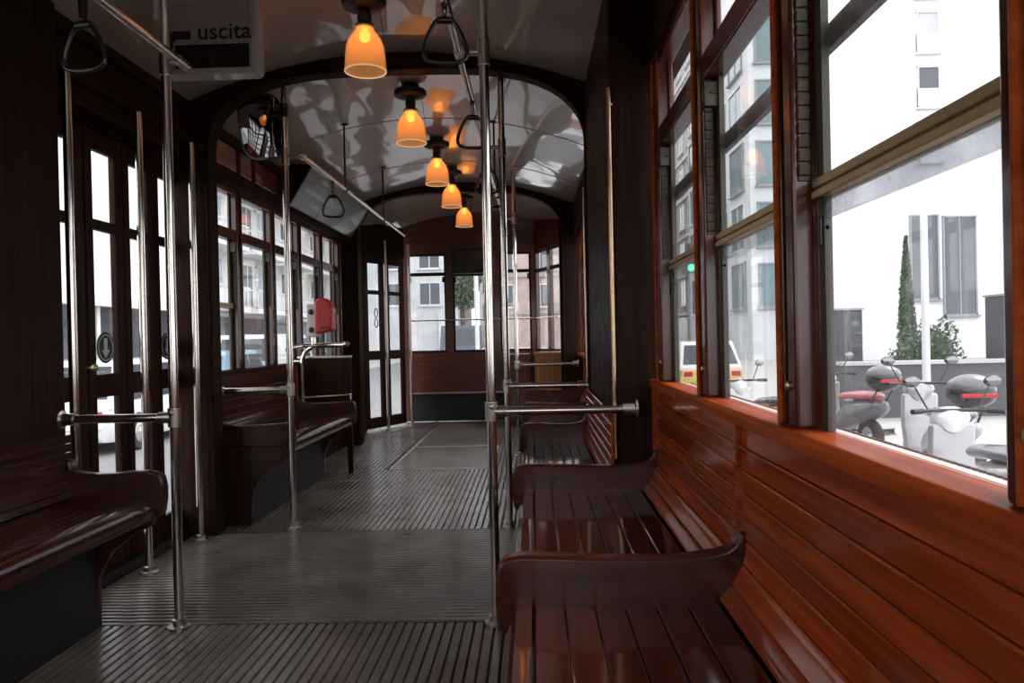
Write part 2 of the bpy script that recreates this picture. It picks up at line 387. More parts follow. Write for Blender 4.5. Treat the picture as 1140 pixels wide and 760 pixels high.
def window(side, y0, y1, ratchet=True, rail=True, bar=True, dirty=False, gl='glass'):
    s = 1 if side == 'r' else -1; g = XR if s > 0 else XL
    winno[0] += 1
    w = sempty('window_%d' % winno[0], (g, (y0+y1)/2, .925))
    fr = MB()
    fr.box(g-s*.035, g+s*.022, y0, y1, 1.775, 1.845)                    # transom bar
    fr.box(g-s*.035, g+s*.022, y0, y1, 2.075, 2.14)                     # head
    fr.box(g-s*.0, g+s*.017, y0, y0+.016, .93, 2.10); fr.box(g-s*.0, g+s*.017, y1-.016, y1, .93, 2.10)
    fr.build('window_frame', M['post_z'], w, bevel=.005)
    ch = MB(); 
    for yy in (y0+.018, y1-.040): ch.box(g+s*.0, g+s*.013, yy, yy+.022, .926, 1.775)
    ch.build('window_channel', M['channel'], w)
    p = MB(); p.box(g+s*.010, g+s*.014, y0+.01, y1-.01, 1.84, 2.08); p.build('window_pane', M['glass'], w)
    p = MB(); p.box(g+s*.009, g+s*.012, y0+.02, y1-.02, 1.345, 1.78); p.build('window_pane', M[gl], w)
    p = MB(); p.box(g+s*.004, g+s*.007, y0+.02, y1-.02, .926, 1.335); p.build('window_pane', M['glass_dust_haze' if dirty else gl], w)
    if rail:
        r = MB(); r.box(g-s*.012, g+s*.022, y0+.012, y1-.012, 1.326, 1.341); r.box(g-s*.006, g+s*.022, y0+.012, y1-.012, 1.341, 1.345); r.box(g-s*.010, g+s*.022, y0+.012, y1-.012, 1.345, 1.361)
        r.build('sash_rail', M['brass'], w, bevel=.002)
        r = MB(); r.box(g+s*.004, g+s*.012, y0+.022, y1-.022, 1.292, 1.326); r.build('sash_edge', M['glass_edge'], w)
    if bar:
        r = MB(); r.box(g+s*.019, g+s*.033, y0-.03, y1+.03, 1.585, 1.628); r.build('guard_bar', M['channel'], w)
    if ratchet:
        for yy, full in ((y1, True),):
            r = MB(); x0 = g-s*.030; 
            r.box(x0, x0+s*.020, yy-.004, yy-.001, 1.362, 1.78)
            zz = 1.37
            while zz < 1.70:
                r.prism([(yy-.003, zz), (yy-.003, zz+.021), (yy-.011, zz+.019), (yy-.007, zz+.002)], 'x', x0, x0+s*.02); zz += .0245
            r.build('latch_rack', M['brass_dark'], w, bevel=.001)
            l = MB(); l.box(g-s*.036, g+s*.002, yy-.028, yy-.003, 1.70, 1.765); l.box(g-s*.04, g-s*.034, yy-.022, yy-.010, 1.71, 1.75); l.tube([(g-s*.02, yy-.03, 1.735), (g+s*.01, yy-.03, 1.735)], .004, 8)
            l.build('latch', M['brass_dark'], w, bevel=.003)
            l = MB(); l.box(g-s*.004, g+s*.014, yy-.032, yy-.016, 1.245, 1.295); l.lathe([(.006,0),(.006,-.008),(0,-.008)], (g+s*.005, yy-.032, 1.275), 10, 'y'); l.build('lower_latch', M['black'], w, bevel=.002)
    return w
M['glass_edge'] = glass('thick_glass_edge', (.82,.82,.84), .3, .6)
RP = [1.362 + .709*k for k in range(-4, 3)]
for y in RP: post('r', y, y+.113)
for i, y in enumerate(RP[:-1]): window('r', y+.113, y+.709, dirty=(i == 3), gl='glass')
trimno[0] = 20
LPn = [1.362 + .709*k for k in range(-4, 3)]
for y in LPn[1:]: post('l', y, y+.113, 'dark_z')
for y in LPn[1:-1]: window('l', y+.113, y+.709, ratchet=False)
trimno[0] = 30
LP = [4.43] + [5.02 + .655*k for k in range(5)]
for i, y in enumerate(LP): post('l', y, y+(.10 if i else .08), 'post_z')
for i in range(len(LP)-1): window('l', LP[i]+(.10 if i else .08), LP[i+1], bar=False, rail=(i == 0))
trimno[0] = 40
for i, y in enumerate(LP): post('r', y, y+(.10 if i else .08))
for i in range(len(LP)-1): window('r', LP[i]+(.10 if i else .08), LP[i+1], bar=False)
# window sills (cap over the backrests)
def sill(no, side, y0, y1, mat):
    s = 1 if side == 'r' else -1; g = XR if s > 0 else XL
    m = MB(); m.prism([(g-s*.062, .895), (g-s*.062, .916), (g-s*.054, .925), (g+s*.017, .925), (g+s*.017, .895)], 'y', y0, y1)
    return struct(m.build('sill_%d' % no, M[mat], bevel=.003))
def outer_sill(no, side, y0, y1):
    s = 1 if side == 'r' else -1; g = XR if s > 0 else XL
    m = MB(); m.prism([(g+s*.018, .905), (g+s*.018, .921), (g+s*.11, .900), (g+s*.11, .885)], 'y', y0, y1)
    o = struct(m.build('sill_%d' % no, M['pale_sill']))
    m = MB(); y = y0
    while y < y1: m.box(g+s*.0975, g+s*.1015, y, y+.012, .9025, .906); y += .018
    m.build('sill_drip_strip', M['black_rubber'], o)
    return o
M['pale_sill'] = plain('pale_outer_sill', (.55,.53,.50), .5, var=.1)
outer_sill(5, 'r', YN, 2.965); outer_sill(6, 'r', 4.435, 7.95); outer_sill(7, 'l', 4.435, 7.95)
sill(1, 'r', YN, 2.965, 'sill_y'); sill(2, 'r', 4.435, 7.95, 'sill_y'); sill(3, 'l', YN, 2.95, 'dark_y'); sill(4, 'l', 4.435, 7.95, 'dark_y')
m = MB()
for yy, zz in ((1.40, 1.0), (2.105, 1.0), (2.80, .995)): screw(m, (XR-.0405, yy, zz), 1)
m.lathe([(.013,0),(.013,-.006),(.007,-.010),(.007,-.016),(0,-.016)], (XR-.0405, .705, 1.0), 14, 'x')
m.lathe([(.012,0),(.012,-.006),(.006,-.014),(0,-.014)], (XR-.0405, .725, 1.50), 14, 'x')
o = m.build('trim_90', M['brass'], smooth=40); struct(o)

# cantrail fascia above the far windows, wooden panels tinted red to imitate light glints
mb = MB(); mb.box(XL-.02, -1.93, 4.43, 7.96, 2.12, 2.20); mb.box(XL-.02, -1.945, 4.43, 7.96, 2.18, 2.46); mb.box(XL-.02, -1.925, 4.43, 7.96, 2.385, 2.42)
mb.box(XL-.02, -1.922, 4.43, 7.96, 2.14, 2.152); mb.box(XL-.02, -1.922, 4.43, 7.96, 2.165, 2.177)
f = struct(mb.build('cornice_left', M['dark_y'], bevel=.004))
for y0, y1 in ((4.50, 4.98), (5.05, 5.25), (5.33, 5.78)):
    r = MB(); r.box(-1.95, -1.938, y0, y1, 2.22, 2.37); r.build('fascia_panel', M['red_panel'], f, bevel=.004)
mb = MB(); mb.box(XR+.03, .43, 4.43, 7.96, 2.12, 2.46); mb.box(XR+.03, .42, 4.43, 7.96, 2.38, 2.42)
struct(mb.build('cornice_right', M['dark_y'], bevel=.004))
mb = MB(); mb.box(XR+.03, .455, YN, 2.97, 2.12, 2.46); struct(mb.build('cornice_back', M['dark_y'], bevel=.004))
mb = MB(); mb.box(XL-.03, -1.955, YN, 2.96, 2.12, 2.46); struct(mb.build('cornice_rear', M['dark_y'], bevel=.004))

# slanted cove light box over the far windows
t = thing('advertising_board', (-1.9, 6.9, 2.2), 'long glossy grey slanted board above the windows past the red panels', 'board')
mb = MB(); mb.prism([(-1.93, 2.17), (-1.90, 2.16), (-1.70, 2.48), (-1.93, 2.48)], 'y', 5.92, 7.94); mb.build('board_body', M['dark_y'], t, bevel=.005)
mb = MB()
for k, (y0, y1) in enumerate(((5.94, 6.62), (6.63, 7.30), (7.31, 7.93))):
    a = Vector((-1.898, 0, 2.172)); b = Vector((-1.712, 0, 2.47)); nrm = Vector((.298, 0, -.186)).normalized()*.006
    mb.add([(a.x, y0, a.z), (a.x, y1, a.z), (b.x, y1, b.z), (b.x, y0, b.z)] + [(a.x+nrm.x, y0, a.z+nrm.z), (a.x+nrm.x, y1, a.z+nrm.z), (b.x+nrm.x, y1, b.z+nrm.z), (b.x+nrm.x, y0, b.z+nrm.z)],
           [(0,1,2,3), (7,6,5,4), (0,4,5,1), (1,5,6,2), (2,6,7,3), (3,7,4,0)])
mb.build('glazed_panel', M['board'] if 'board' in M else plain('grey_board_gloss', (.085,.072,.064), .35, coat=.2), t)

# ---------------------------------------------------------------- folding doors
def leaf(parent, p0, p1, chrome_edge=False, decal=None):
    a = Vector((p0[0], p0[1], 0)); b = Vector((p1[0], p1[1], 0)); d = b-a; w = d.length; u = d/w; nrm = Vector((-u.y, u.x, 0))
    def piece(m, s0, s1, z0, z1, th): m.obox(a + u*(s0+s1)/2 + Vector((0,0,(z0+z1)/2)), u*(s1-s0)/2, nrm*th/2, (0,0,(z1-z0)/2))
    m = MB(); st = w*.2
    piece(m, 0, st, .03, 2.13, .036); piece(m, w-st, w, .03, 2.13, .036)
    for z0, z1 in ((.03,.16), (.855,.965), (1.645,1.695), (2.02,2.13)): piece(m, st-.002, w-st+.002, z0, z1, .034)
    lf = m.build('door_leaf', M['door_z'], parent, bevel=.006)
    for z0, z1 in ((.15,.86), (.96,1.65), (1.69,2.03)):
        g = MB(); piece(g, st-.006, w-st+.006, z0, z1, .005); g.build('door_pane', M['glass'], lf)
    e = MB()
    c0 = a - u*.0 + nrm*.0
    e.tube([a + Vector((0,0,.04)), a + Vector((0,0,2.13))], .010, 8); e.build('hinge_strip', M['chrome_worn'], lf, smooth=60)
    if decal:
        cz, flip = decal; side = 1 if nrm.x > 0 else -1; n2 = nrm*side
        c = a + u*w*.5 + n2*.004 + Vector((0,0,cz)); k = 32
        def disc(r0, r1, off, nm, mat):
            m = MB(); vs = []; fs = []
            for th in (0, .0012):
                for i in range(k):
                    t = 2*PI*i/k; dv = u*math.cos(t) + Vector((0,0,1))*math.sin(t)
                    vs += [c + n2*(off+th) + dv*r0, c + n2*(off+th) + dv*r1]
            for i in range(k):
                j = (i+1) % k
                fs += [(2*i, 2*i+1, 2*j+1, 2*j), (2*k+2*i, 2*k+2*j, 2*k+2*j+1, 2*k+2*i+1), (2*i+1, 2*k+2*i+1, 2*k+2*j+1, 2*j+1), (2*i, 2*j, 2*k+2*j, 2*k+2*i)]
            m.add(vs, fs); m.build(nm, mat, lf)
        disc(.0005, .075, 0, 'round_sticker', M['navy'])
        m = MB(); pts = [(0,-.05),(.034,-.012),(.014,-.012),(.014,.045),(-.014,.045),(-.014,-.012),(-.034,-.012)]
        vs = [c + n2*.0016 + u*x + Vector((0,0,q)) for x, q in pts] + [c + n2*.0026 + u*x + Vector((0,0,q)) for x, q in pts]; L = len(pts)
        m.add(vs, [tuple(range(L)), tuple(range(L, 2*L))[::-1]] + [(i, (i+1) % L, L+(i+1) % L, L+i) for i in range(L)]); m.build('sticker_arrow', M['white_ink'], lf)
        disc(.058, .064, .0016, 'sticker_ring', M['white_ink'])
    return lf
dr = sempty('door_1', (-2.06, 3.7, 0))
DY = [3.11, 3.435, 3.765, 4.07, 4.36]
for i in range(4): leaf(dr, (-2.06, DY[i]+.004), (-2.06, DY[i+1]-.004), decal=(1.09, 0) if i in (1, 3) else None)
kn = MB(); kn.tube([(-2.05, 3.41, 1.0), (-2.005, 3.41, 1.0)], .006, 8); kn.ball((-2.0, 3.41, 1.0), .018, .018, .018, 12, 8); kn.build('door_knob', M['brass'], dr, smooth=60)
mb = MB(); mb.box(-2.2, -1.985, 2.96, 4.36, -.03, .04); struct(mb.build('doorway_sill', M['grey_panel']))
# far door, folded across the tapered front corner
d2 = sempty('door_2', (-1.85, 9.4, 0))
A, B = Vector((-2.03, 9.0, 0)), Vector((-1.66, 9.72, 0)); Q = [A.lerp(B, t) for t in (0, .5, 1)]
for i in range(2):
    dd = (Q[i+1]-Q[i]).normalized()
    leaf(d2, (Q[i]+dd*.01)[:2], (Q[i+1]-dd*.01)[:2])
hd = MB(); c = Q[0].lerp(Q[1], .5)
for zz in (1.42, 1.30):
    hd.tube([c + Vector((.03 + .0*math.cos(k), 0, zz)) + (Q[1]-Q[0]).normalized()*.03*math.cos(2*PI*k/14) + Vector((0,0,.055*math.sin(2*PI*k/14))) for k in range(14)], .006, 6, closed=True)
hd.build('door_handle', M['black'], d2, smooth=60)
mb = MB(); 
dv = (B-A); nn = Vector((dv.y, -dv.x, 0)).normalized()
mb.obox((A+B)/2 - nn*.03 + Vector((0,0,2.32)), dv/2, nn*.05, (0,0,.19)); struct(mb.build('lintel_front', M['dark_y']))

# ---------------------------------------------------------------- front end
mb = MB()
EY = 10.0
mb.box(-1.72, .10, EY, EY+.06, .38, .915); mb.box(-1.72, .10, EY+.10, EY+.14, 0, .40); mb.box(-1.72, .10, EY+.0, EY+.14, .36, .385)
mb.box(-1.72, .10, EY, EY+.06, 2.20, 2.75)
for x0, x1 in ((-1.72,-1.65), (-1.15,-1.055), (-.53,-.44), (-.035,.06)): mb.box(x0, x1, EY-.01, EY+.06, .90, 2.22)
wf = struct(mb.build('wall_front', M['panel_x'], bevel=.006))
mb = MB(); mb.box(-1.66, .05, EY-.012, EY+.002, .372, .390); mb.build('wall_trim_strip', M['alu'], wf)
mb = MB(); mb.box(-1.66, .05, EY+.088, EY+.098, 0, .37); mb.build('wall_kick_panel', M['grey_panel'], wf)
for k, (x0, x1, zt) in enumerate(((-1.65,-1.15,1.95), (-1.055,-.53,1.94), (-.44,-.035,1.97))):
    w = sempty('window_%d' % (50+k), ((x0+x1)/2, EY, .92))
    f = MB()
    f.box(x0, x0+.02, EY, EY+.05, .915, 2.2); f.box(x1-.02, x1, EY, EY+.05, .915, 2.2); f.box(x0, x1, EY, EY+.05, .915, .94); f.box(x0, x1, EY, EY+.05, 2.18, 2.2); f.box(x0, x1, EY-.01, EY+.05, zt-.03, zt+.012)
    f.build('window_frame', M['dark_z'], w, bevel=.004)
    p = MB(); p.box(x0+.015, x1-.015, EY+.025, EY+.03, .92, zt); p.build('window_pane', M['glass_dust_haze'], w)  # stronger pale haze put in to brighten and wash out the view
    if k != 1:
        p = MB(); p.box(x0+.015, x1-.015, EY+.025, EY+.03, zt, 2.19); p.build('window_pane', M['glass'], w)
    l = MB()
    for xx in (x0+.02, x1-.045): l.box(xx, xx+.028, EY-.02, EY+.01, zt-.12, zt-.045)
    l.build('window_catch', M['black'], w, bevel=.008)
mb = MB(); mb.box(-1.06, -.50, EY-.16, EY+.02, 1.93, 2.26)
tg = thing('destination_box', (-.78, EY-.07, 1.93), 'black roller blind box above the middle front window', 'box')
mb.build('housing', M['black_rubber'], tg, bevel=.01)
mb = MB(); mb.box(-1.02, -.54, EY-.168, EY-.158, 1.96, 2.22); mb.build('service_lid', M['black'], tg, bevel=.004)
hr = thing('window_guard_rail', (-.8, EY-.06, 1.33), 'thin chrome rail running across all the front windows', 'rail')
mb = MB(); mb.tube([(-1.62, EY-.05, 1.335), (.03, EY-.05, 1.335), (.30, 9.30, 1.335)], .011, 8); mb.build('rail_tube', M['chrome'], hr, smooth=60)
mb = MB()
for xx in (-1.60, -1.10, -.485, 0.0):
    mb = MB(); mb.tube([(xx, EY-.05, 1.335), (xx, EY, 1.335)], .009, 8); mb.build('rail_bracket', M['chrome_worn'], hr, smooth=60)
# slanted front-right side with its two lights
A2, B2 = Vector((.04, 10.02, 0)), Vector((.50, 8.85, 0)); dv = B2-A2; u2 = dv.normalized(); n2 = Vector((u2.y, -u2.x, 0)); Lw = dv.length
m = MB()
def sp(m, s0, s1, z0, z1, th=.05, off=0.): m.obox(A2 + u2*(s0+s1)/2 + n2*off + Vector((0,0,(z0+z1)/2)), u2*(s1-s0)/2, n2*th/2, (0,0,(z1-z0)/2))
sp(m, 0, Lw, 0, .915); sp(m, 0, Lw, 2.2, 2.7)
for s0, s1 in ((-.02, .05), (.42,.52), (.86, Lw)): sp(m, s0, s1, .9, 2.22)
struct(m.build('wall_front_corner', M['panel_x'], bevel=.005))
for k, (s0, s1) in enumerate(((.05,.42), (.52,.86))):
    w = sempty('window_%d' % (54+k), tuple(A2 + u2*(s0+s1)/2 + Vector((0,0,.92))))
    f = MB(); sp(f, s0, s1, 1.93, 1.97, .05); sp(f, s0, s1, .915, .935); sp(f, s0, s1, 2.18, 2.2); f.build('window_frame', M['dark_z'], w)
    g = MB(); sp(g, s0, s1, .92, 2.19, .005); g.build('window_pane', M['glass'], w)
mb = MB(); mb.box(.28, .47, 8.12, 8.2, 0, 2.5); struct(mb.build('pillar_right', M['dark_z']))
# driver's cupboard
t = thing('wooden_cupboard', (.17, 8.75, 0), 'orange brown wooden cupboard standing below the tapered front corner window', 'cupboard')
mb = MB(); mb.prism([(.0,8.50),(.35,8.50),(.35,8.80),(.29,9.0),(.0,9.0)], 'z', .03, .90); mb.prism([(-.01,8.49),(.36,8.49),(.36,8.80),(.30,9.01),(-.01,9.01)], 'z', .885, .915); mb.build('cupboard_body', M['cab_z'], t, bevel=.006)
mb = MB(); mb.box(.03, .32, 8.486, 8.50, .10, .86); mb.build('cupboard_door', M['cab_z'], t, bevel=.006)
mb = MB(); mb.box(.01, .28, 8.51, 8.98, 0, .035); mb.build('plinth', M['grey_panel'], t)
t = thing('wooden_cupboard', (-.13, 9.6, 0), 'low red brown cupboard against the front wall behind the farthest pole', 'cupboard')
mb = MB(); mb.box(-.34, -.06, 9.56, 9.95, .03, .88); mb.build('cupboard_body', M['panel_x'], t, bevel=.008)
mb = MB(); mb.box(-.31, -.09, 9.55, 9.565, .08, .84); mb.build('cupboard_door', M['red_panel'], t, bevel=.006)
mb = MB(); mb.box(-.34, -.06, 9.57, 9.94, 0, .035); mb.build('plinth', M['grey_panel'], t)

# ---------------------------------------------------------------- benches
def bench(name, side, y0, y1, label, nose, depth, back_top=.895, lean0=.045, pth=.025, arm0=False, arm1=True, endpanel0=False, endpanel1=False, strip=True, backx=None, mats=('seat_y','bench_y','bench_x')):
    """nose: x of the seat nose; the bench reaches towards the side wall."""
    s = 1 if side == 'r' else -1
    X = lambda u: nose + s*u
    t = thing(name, (X(depth*.6), (y0+y1)/2, 0), label, 'bench', 'slatted benches along the tram walls')
    D = depth
    # seat: nose moulding then slats
    m = MB()
    nosep = [(.012,.425),(.0,.44),(-.004,.465),(.004,.49),(.018,.503),(.045,.509),(.052,.509),(.052,.484),(.03,.478),(.022,.462),(.026,.43)]
    m.prism([(X(u), q) for u, q in nosep], 'y', y0+.002, y1-.002)
    u = .056; k = 0; wslat = (D-.056-.004)/6
    while k < 6:
        dip = lambda uu: .509 - .012*math.sin(PI*min(1, uu/D))
        a, b = u+.0012, u+wslat-.0012
        m.prism([(X(a), dip(a)-.003), (X(a+.0035), dip(a)), (X(b-.0035), dip(b)), (X(b), dip(b)-.003), (X(b), dip(b)-.022), (X(a), dip(a)-.022)], 'y', y0+.002, y1-.002)
        u += wslat; k += 1
    m.build('seat_slats', M[mats[0]], t, smooth=30)
    # backrest planks: two coved planks, then straight ones
    m = MB(); cw = lean0
    def bx(q):
        t = max(0, min(1, (q-.512)/.115)); return D - .003 + (cw+.018)*math.sin(t*PI/2)**.85
    edges = [.512, .540, .585] + [.585 + (back_top-.585)*(k+1)/(6 if back_top > .8 else 5) for k in range(6 if back_top > .8 else 5)]
    for k in range(len(edges)-1):
        q0, q1 = edges[k]+(.0012 if k else 0), edges[k+1]-.0012; nn = 4
        fr = [(bx(q0)+.003, q0)] + [(bx(q0+.003+(q1-q0-.006)*a/nn), q0+.003+(q1-q0-.006)*a/nn) for a in range(nn+1)] + [(bx(q1)+.003, q1)]
        m.prism([(X(a), b) for a, b in fr] + [(X(max(bx(q1), bx(q0))+pth), q1), (X(max(bx(q1), bx(q0))+pth), q0)], 'y', y0+.002, y1-.002)
    m.build('backrest_planks', M[mats[1]], t, smooth=30)
    # frame under the seat
    m = MB(); m.box(X(.02), X(.05), y0+.01, y1-.01, .43, .478); m.box(X(.05), X(D+.03), y0+.02, y0+.06, .43, .475); m.box(X(.05), X(D+.03), y1-.06, y1-.02, .43, .475)
    m.build('seat_frame', M['bench_x'], t)
    m = MB(); m.box(X(.245), X(.27), y0+.01, y1-.01, 0, .47); m.build('kick_panel', M['grey_panel'], t)
    # armrests
    def arm(ya, full=True):
        th = .024
        pts = [(-.004,.43),(-.022,.45),(-.030,.50),(-.030,.55),(-.022,.588),(-.006,.605),(.03,.612),(.12,.609),((D-.06)*.55,.604),((D-.06)*.85,.602),(D-.06,.606),(D-.022+cw*.4,.613),(D-.010+cw*.7,.620),(D-.004+cw*.85,.630),(D+cw*.97,.643),(D+cw+.003,.658)]
        inner = [(D+cw+.02,.658),(D+cw+.02,.47),(.06,.47),(.035,.43)]
        m = MB(); m.prism([(X(uu), q) for uu, q in pts+inner], 'y', ya-th, ya+th)
        o = m.build('armrest', M[mats[2]], t, smooth=30, bevel=.010, seg=3)
        if strip:
            m = MB(); m.prism([(X(D+cw+.002), .65), (X(bx(back_top)-.014), back_top+.005), (X(bx(back_top)+.012), back_top+.005), (X(D+cw+.02), .65)], 'y', ya-.009, ya+.009)
            m.build('back_strip', M['bench_y'], t, bevel=.004)
    if arm0: arm(y0+.024)
    if arm1: arm(y1-.024)
    def endp(ya):
        m = MB(); pts = [(.0,.45),(.02,.40),(.10,.36),(.18,.30),(.235,.20),(.25,0),(D+.03,0),(D+.03,.50),(.0,.50)]
        m.prism([(X(uu), q) for uu, q in pts], 'y', ya-.014, ya+.014); m.build('end_panel', M[mats[2]], t, bevel=.004)
    if endpanel0: endp(y0+.03)
    if endpanel1: endp(y1-.03)
    return t
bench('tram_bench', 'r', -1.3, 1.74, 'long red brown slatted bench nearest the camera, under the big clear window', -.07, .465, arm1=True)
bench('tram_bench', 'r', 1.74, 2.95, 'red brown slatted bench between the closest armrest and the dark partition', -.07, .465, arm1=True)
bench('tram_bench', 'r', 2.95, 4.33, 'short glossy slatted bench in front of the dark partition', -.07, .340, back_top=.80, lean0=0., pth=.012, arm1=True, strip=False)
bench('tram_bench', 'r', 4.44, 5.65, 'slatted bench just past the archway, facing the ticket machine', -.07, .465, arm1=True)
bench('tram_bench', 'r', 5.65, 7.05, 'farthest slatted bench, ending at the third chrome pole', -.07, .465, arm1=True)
SHADED = ('seat_shaded','back_shaded','arm_shaded')  # darker copies of the bench woods, shade on this side put into colour
M['seat_shaded'] = wood('shaded_seat_wood', (.034,.009,.007), (.080,.021,.013), .15, 'y', .25, .08, .22)
M['back_shaded'] = wood('shaded_back_wood', (.034,.010,.007), (.080,.023,.014), .2, 'y', .15, .06, .22)
M['arm_shaded'] = wood('shaded_arm_wood', (.030,.009,.006), (.075,.019,.012), .28, 'x', .1, .05, .1)
bench('tram_bench', 'l', -1.3, 2.95, 'shaded slatted bench with a rounded end panel beside the folding door', -1.475, .335, back_top=.755, lean0=0., pth=.012, strip=False, arm1=True, endpanel1=True, mats=SHADED)
bench('tram_bench', 'l', 4.52, 6.14, 'shaded slatted bench under the red ticket machine', -1.475, .405, lean0=.04, arm0=True, arm1=True, endpanel0=True, endpanel1=True, mats=SHADED)
# end partition behind that bench
t = thing('bench_partition', (-1.75, 6.3, 0), 'plain brown wooden partition at the far end of the ticket machine bench', 'partition')
mb = MB(); mb.box(-1.96, -1.52, 6.25, 6.29, .40, .96); mb.build('partition_panel', M['door_z'], t, bevel=.006)
mb = MB(); mb.box(-1.56, -1.52, 6.25, 6.29, 0, .42); mb.build('partition_post', M['door_z'], t, bevel=.006)
mb = MB(); mb.box(-1.96, -1.515, 6.24, 6.30, .955, .975); mb.build('partition_cap', M['chrome_worn'], t, bevel=.004)

# ---------------------------------------------------------------- chrome poles
def pole(x, y, label, bar_to=None, z_bar=.815, r=.0185, top=None, z0=0., group='chrome grab poles', tee=True, mat='chrome'):
    t = thing('grab_pole', (x, y, z0), label, 'pole', group)
    zt = top if top else ceil_z(x)+.004
    m = MB(); m.tube([(x, y, z0+.005), (x, y, zt)], r, 16); m.build('pole_tube', M[mat], t, smooth=60)
    m = MB(); m.lathe([(.045,0),(.045,.006),(.026,.010),(.026,.03),(.020,.034),(0,.034)], (x, y, z0), 20); m.build('base_flange', M['chrome_worn'], t, smooth=35)
    if not top:
        m = MB(); m.lathe([(.042,0),(.042,-.008),(.024,-.014),(.024,-.04),(0,-.04)], (x, y, ceil_z(x)+.002), 20); m.build('ceiling_flange', M['chrome_worn'], t, smooth=35)
    if bar_to is not None:
        s = 1 if bar_to > x else -1
        m = MB(); m.tube([(x, y, z_bar), (bar_to, y, z_bar)], .0175, 14); m.build('crossbar', M[mat], t, smooth=60)
        m = MB(); m.tube([(x, y, z_bar-.036), (x, y, z_bar+.036)], .025, 16); m.tube([(x, y, z_bar), (x+s*.06, y, z_bar)], .0225, 14)
        m.ball((x, y-.02, z_bar+.02), .012, .012, .012, 8, 6)
        m.build('pole_joint', M['chrome_worn'], t, smooth=50)
        m = MB(); m.tube([(bar_to-s*.055, y, z_bar), (bar_to, y, z_bar)], .024, 14); m.lathe([(.036,0),(.036,-.008*s),(.024,-.012*s)], (bar_to+s*.002, y, z_bar), 18, 'x')
        m.build('bar_flange', M['chrome_worn'], t, smooth=50)
    return t
pole(-.171, 2.925, 'closest chrome pole in mid aisle with a thick bar to the dark partition', bar_to=.385)
pole(-.164, 4.40, 'second chrome pole, just past the archway, with a bar over the bench', bar_to=.30)
pole(-.166, 7.05, 'third chrome pole, farthest along the row of slatted benches', bar_to=.40, z_bar=.84)
pole(-1.405, 2.925, 'chrome pole beside the shaded bench end, barred across to the door pillar', bar_to=-1.853)
pole(-1.447, 4.47, 'chrome pole in front of the ticket machine bench, barred back to the archway', bar_to=-1.90)
pole(-1.885, 3.065, 'slim chrome pole closest to the camera at the folding door', top=2.22, tee=False, group='door poles')
pole(-1.885, 3.63, 'slim chrome pole at the middle of the folding door', top=2.22, tee=False, group='door poles')
pole(-1.895, 4.22, 'slim chrome pole between the folding door and the archway', top=2.22, tee=False, group='door poles')
pole(-1.80, 9.25, 'grey pole between the two leaves of the far door', top=2.30, group='far door poles', mat='chrome_worn')
pole(-1.58, 9.68, 'bright pole between the far door and the front window', top=2.30, group='far door poles', mat='chrome_worn')
# slim edging tubes on the partition corners
def edge_tube(x, y, z0, z1, label):
    t = thing('edge_tube', (x, y, z0), label, 'handrail', 'partition edge tubes')
    m = MB(); m.tube([(x, y, z0), (x, y, z1)], .0085, 10); m.build('tube', M['copper'], t, smooth=60)
    for zz in (z0+.05, z1-.06): m = MB(); m.tube([(x-.0, y, zz), (x+.012, y+.012, zz)], .006, 8); m.build('standoff', M['chrome_worn'], t, smooth=60)
edge_tube(.305, 2.962, .62, 2.05, 'thin brassy vertical tube on the partition corner nearest the camera')
edge_tube(.300, 4.40, .62, 1.95, 'thin brassy vertical tube at the archway edge of the partition')

# ---------------------------------------------------------------- overhead rails and straps
def hand_rail(x, y0, y1, label, links=(), hangers=()):
    t = thing('overhead_handrail', (x, (y0+y1)/2, 2.19), label, 'handrail', 'overhead handrails')
    m = MB(); m.tube([(x, y0, 2.19), (x, y1, 2.19)], .0155, 14); m.build('rail_tube', M['chrome'], t, smooth=60)
    for (px, py) in links:
        m = MB(); m.tube([(x, py, 2.19), (px, py, 2.19)], .012, 10); m.tube([(px, py, 2.14), (px, py, 2.24)], .0235, 14); m.tube([(x, py-.03, 2.19), (x, py+.03, 2.19)], .020, 12); m.build('pole_link', M['chrome_worn'], t, smooth=50)
    for py in hangers:
        m = MB(); zt = ceil_z(x); m.tube([(x, py, 2.19), (x, py, zt)], .007, 8); m.lathe([(.03,0),(.03,-.006),(.012,-.012),(0,-.012)], (x, py, zt+.002), 14); m.tube([(x, py-.02, 2.19), (x, py+.02, 2.19)], .019, 12)
        m.build('hanger', M['lampbase'], t, smooth=50)
    for yy in (y0, y1): m = MB(); m.ball((x, yy, 2.19), .017, .017, .017, 10, 8); m.build('end_cap', M['chrome_worn'], t, smooth=60)
hand_rail(-1.345, -1.2, 2.98, 'overhead chrome rail above the shaded bench, ending by the exit sign', links=((-1.405, 2.925),), hangers=(.6, 1.7))
hand_rail(-1.345, 4.44, 8.0, 'overhead chrome rail from the tilted mirror towards the far door', links=((-1.447, 4.47),), hangers=(5.5, 6.9))
hand_rail(-.265, -1.2, 4.22, 'overhead chrome rail above the near slatted benches', links=((-.171, 2.925),), hangers=(.6,))
hand_rail(-.265, 4.44, 8.0, 'overhead chrome rail above the far slatted benches past the archway', links=((-.164, 4.40), (-.166, 7.05)), hangers=(5.6,))
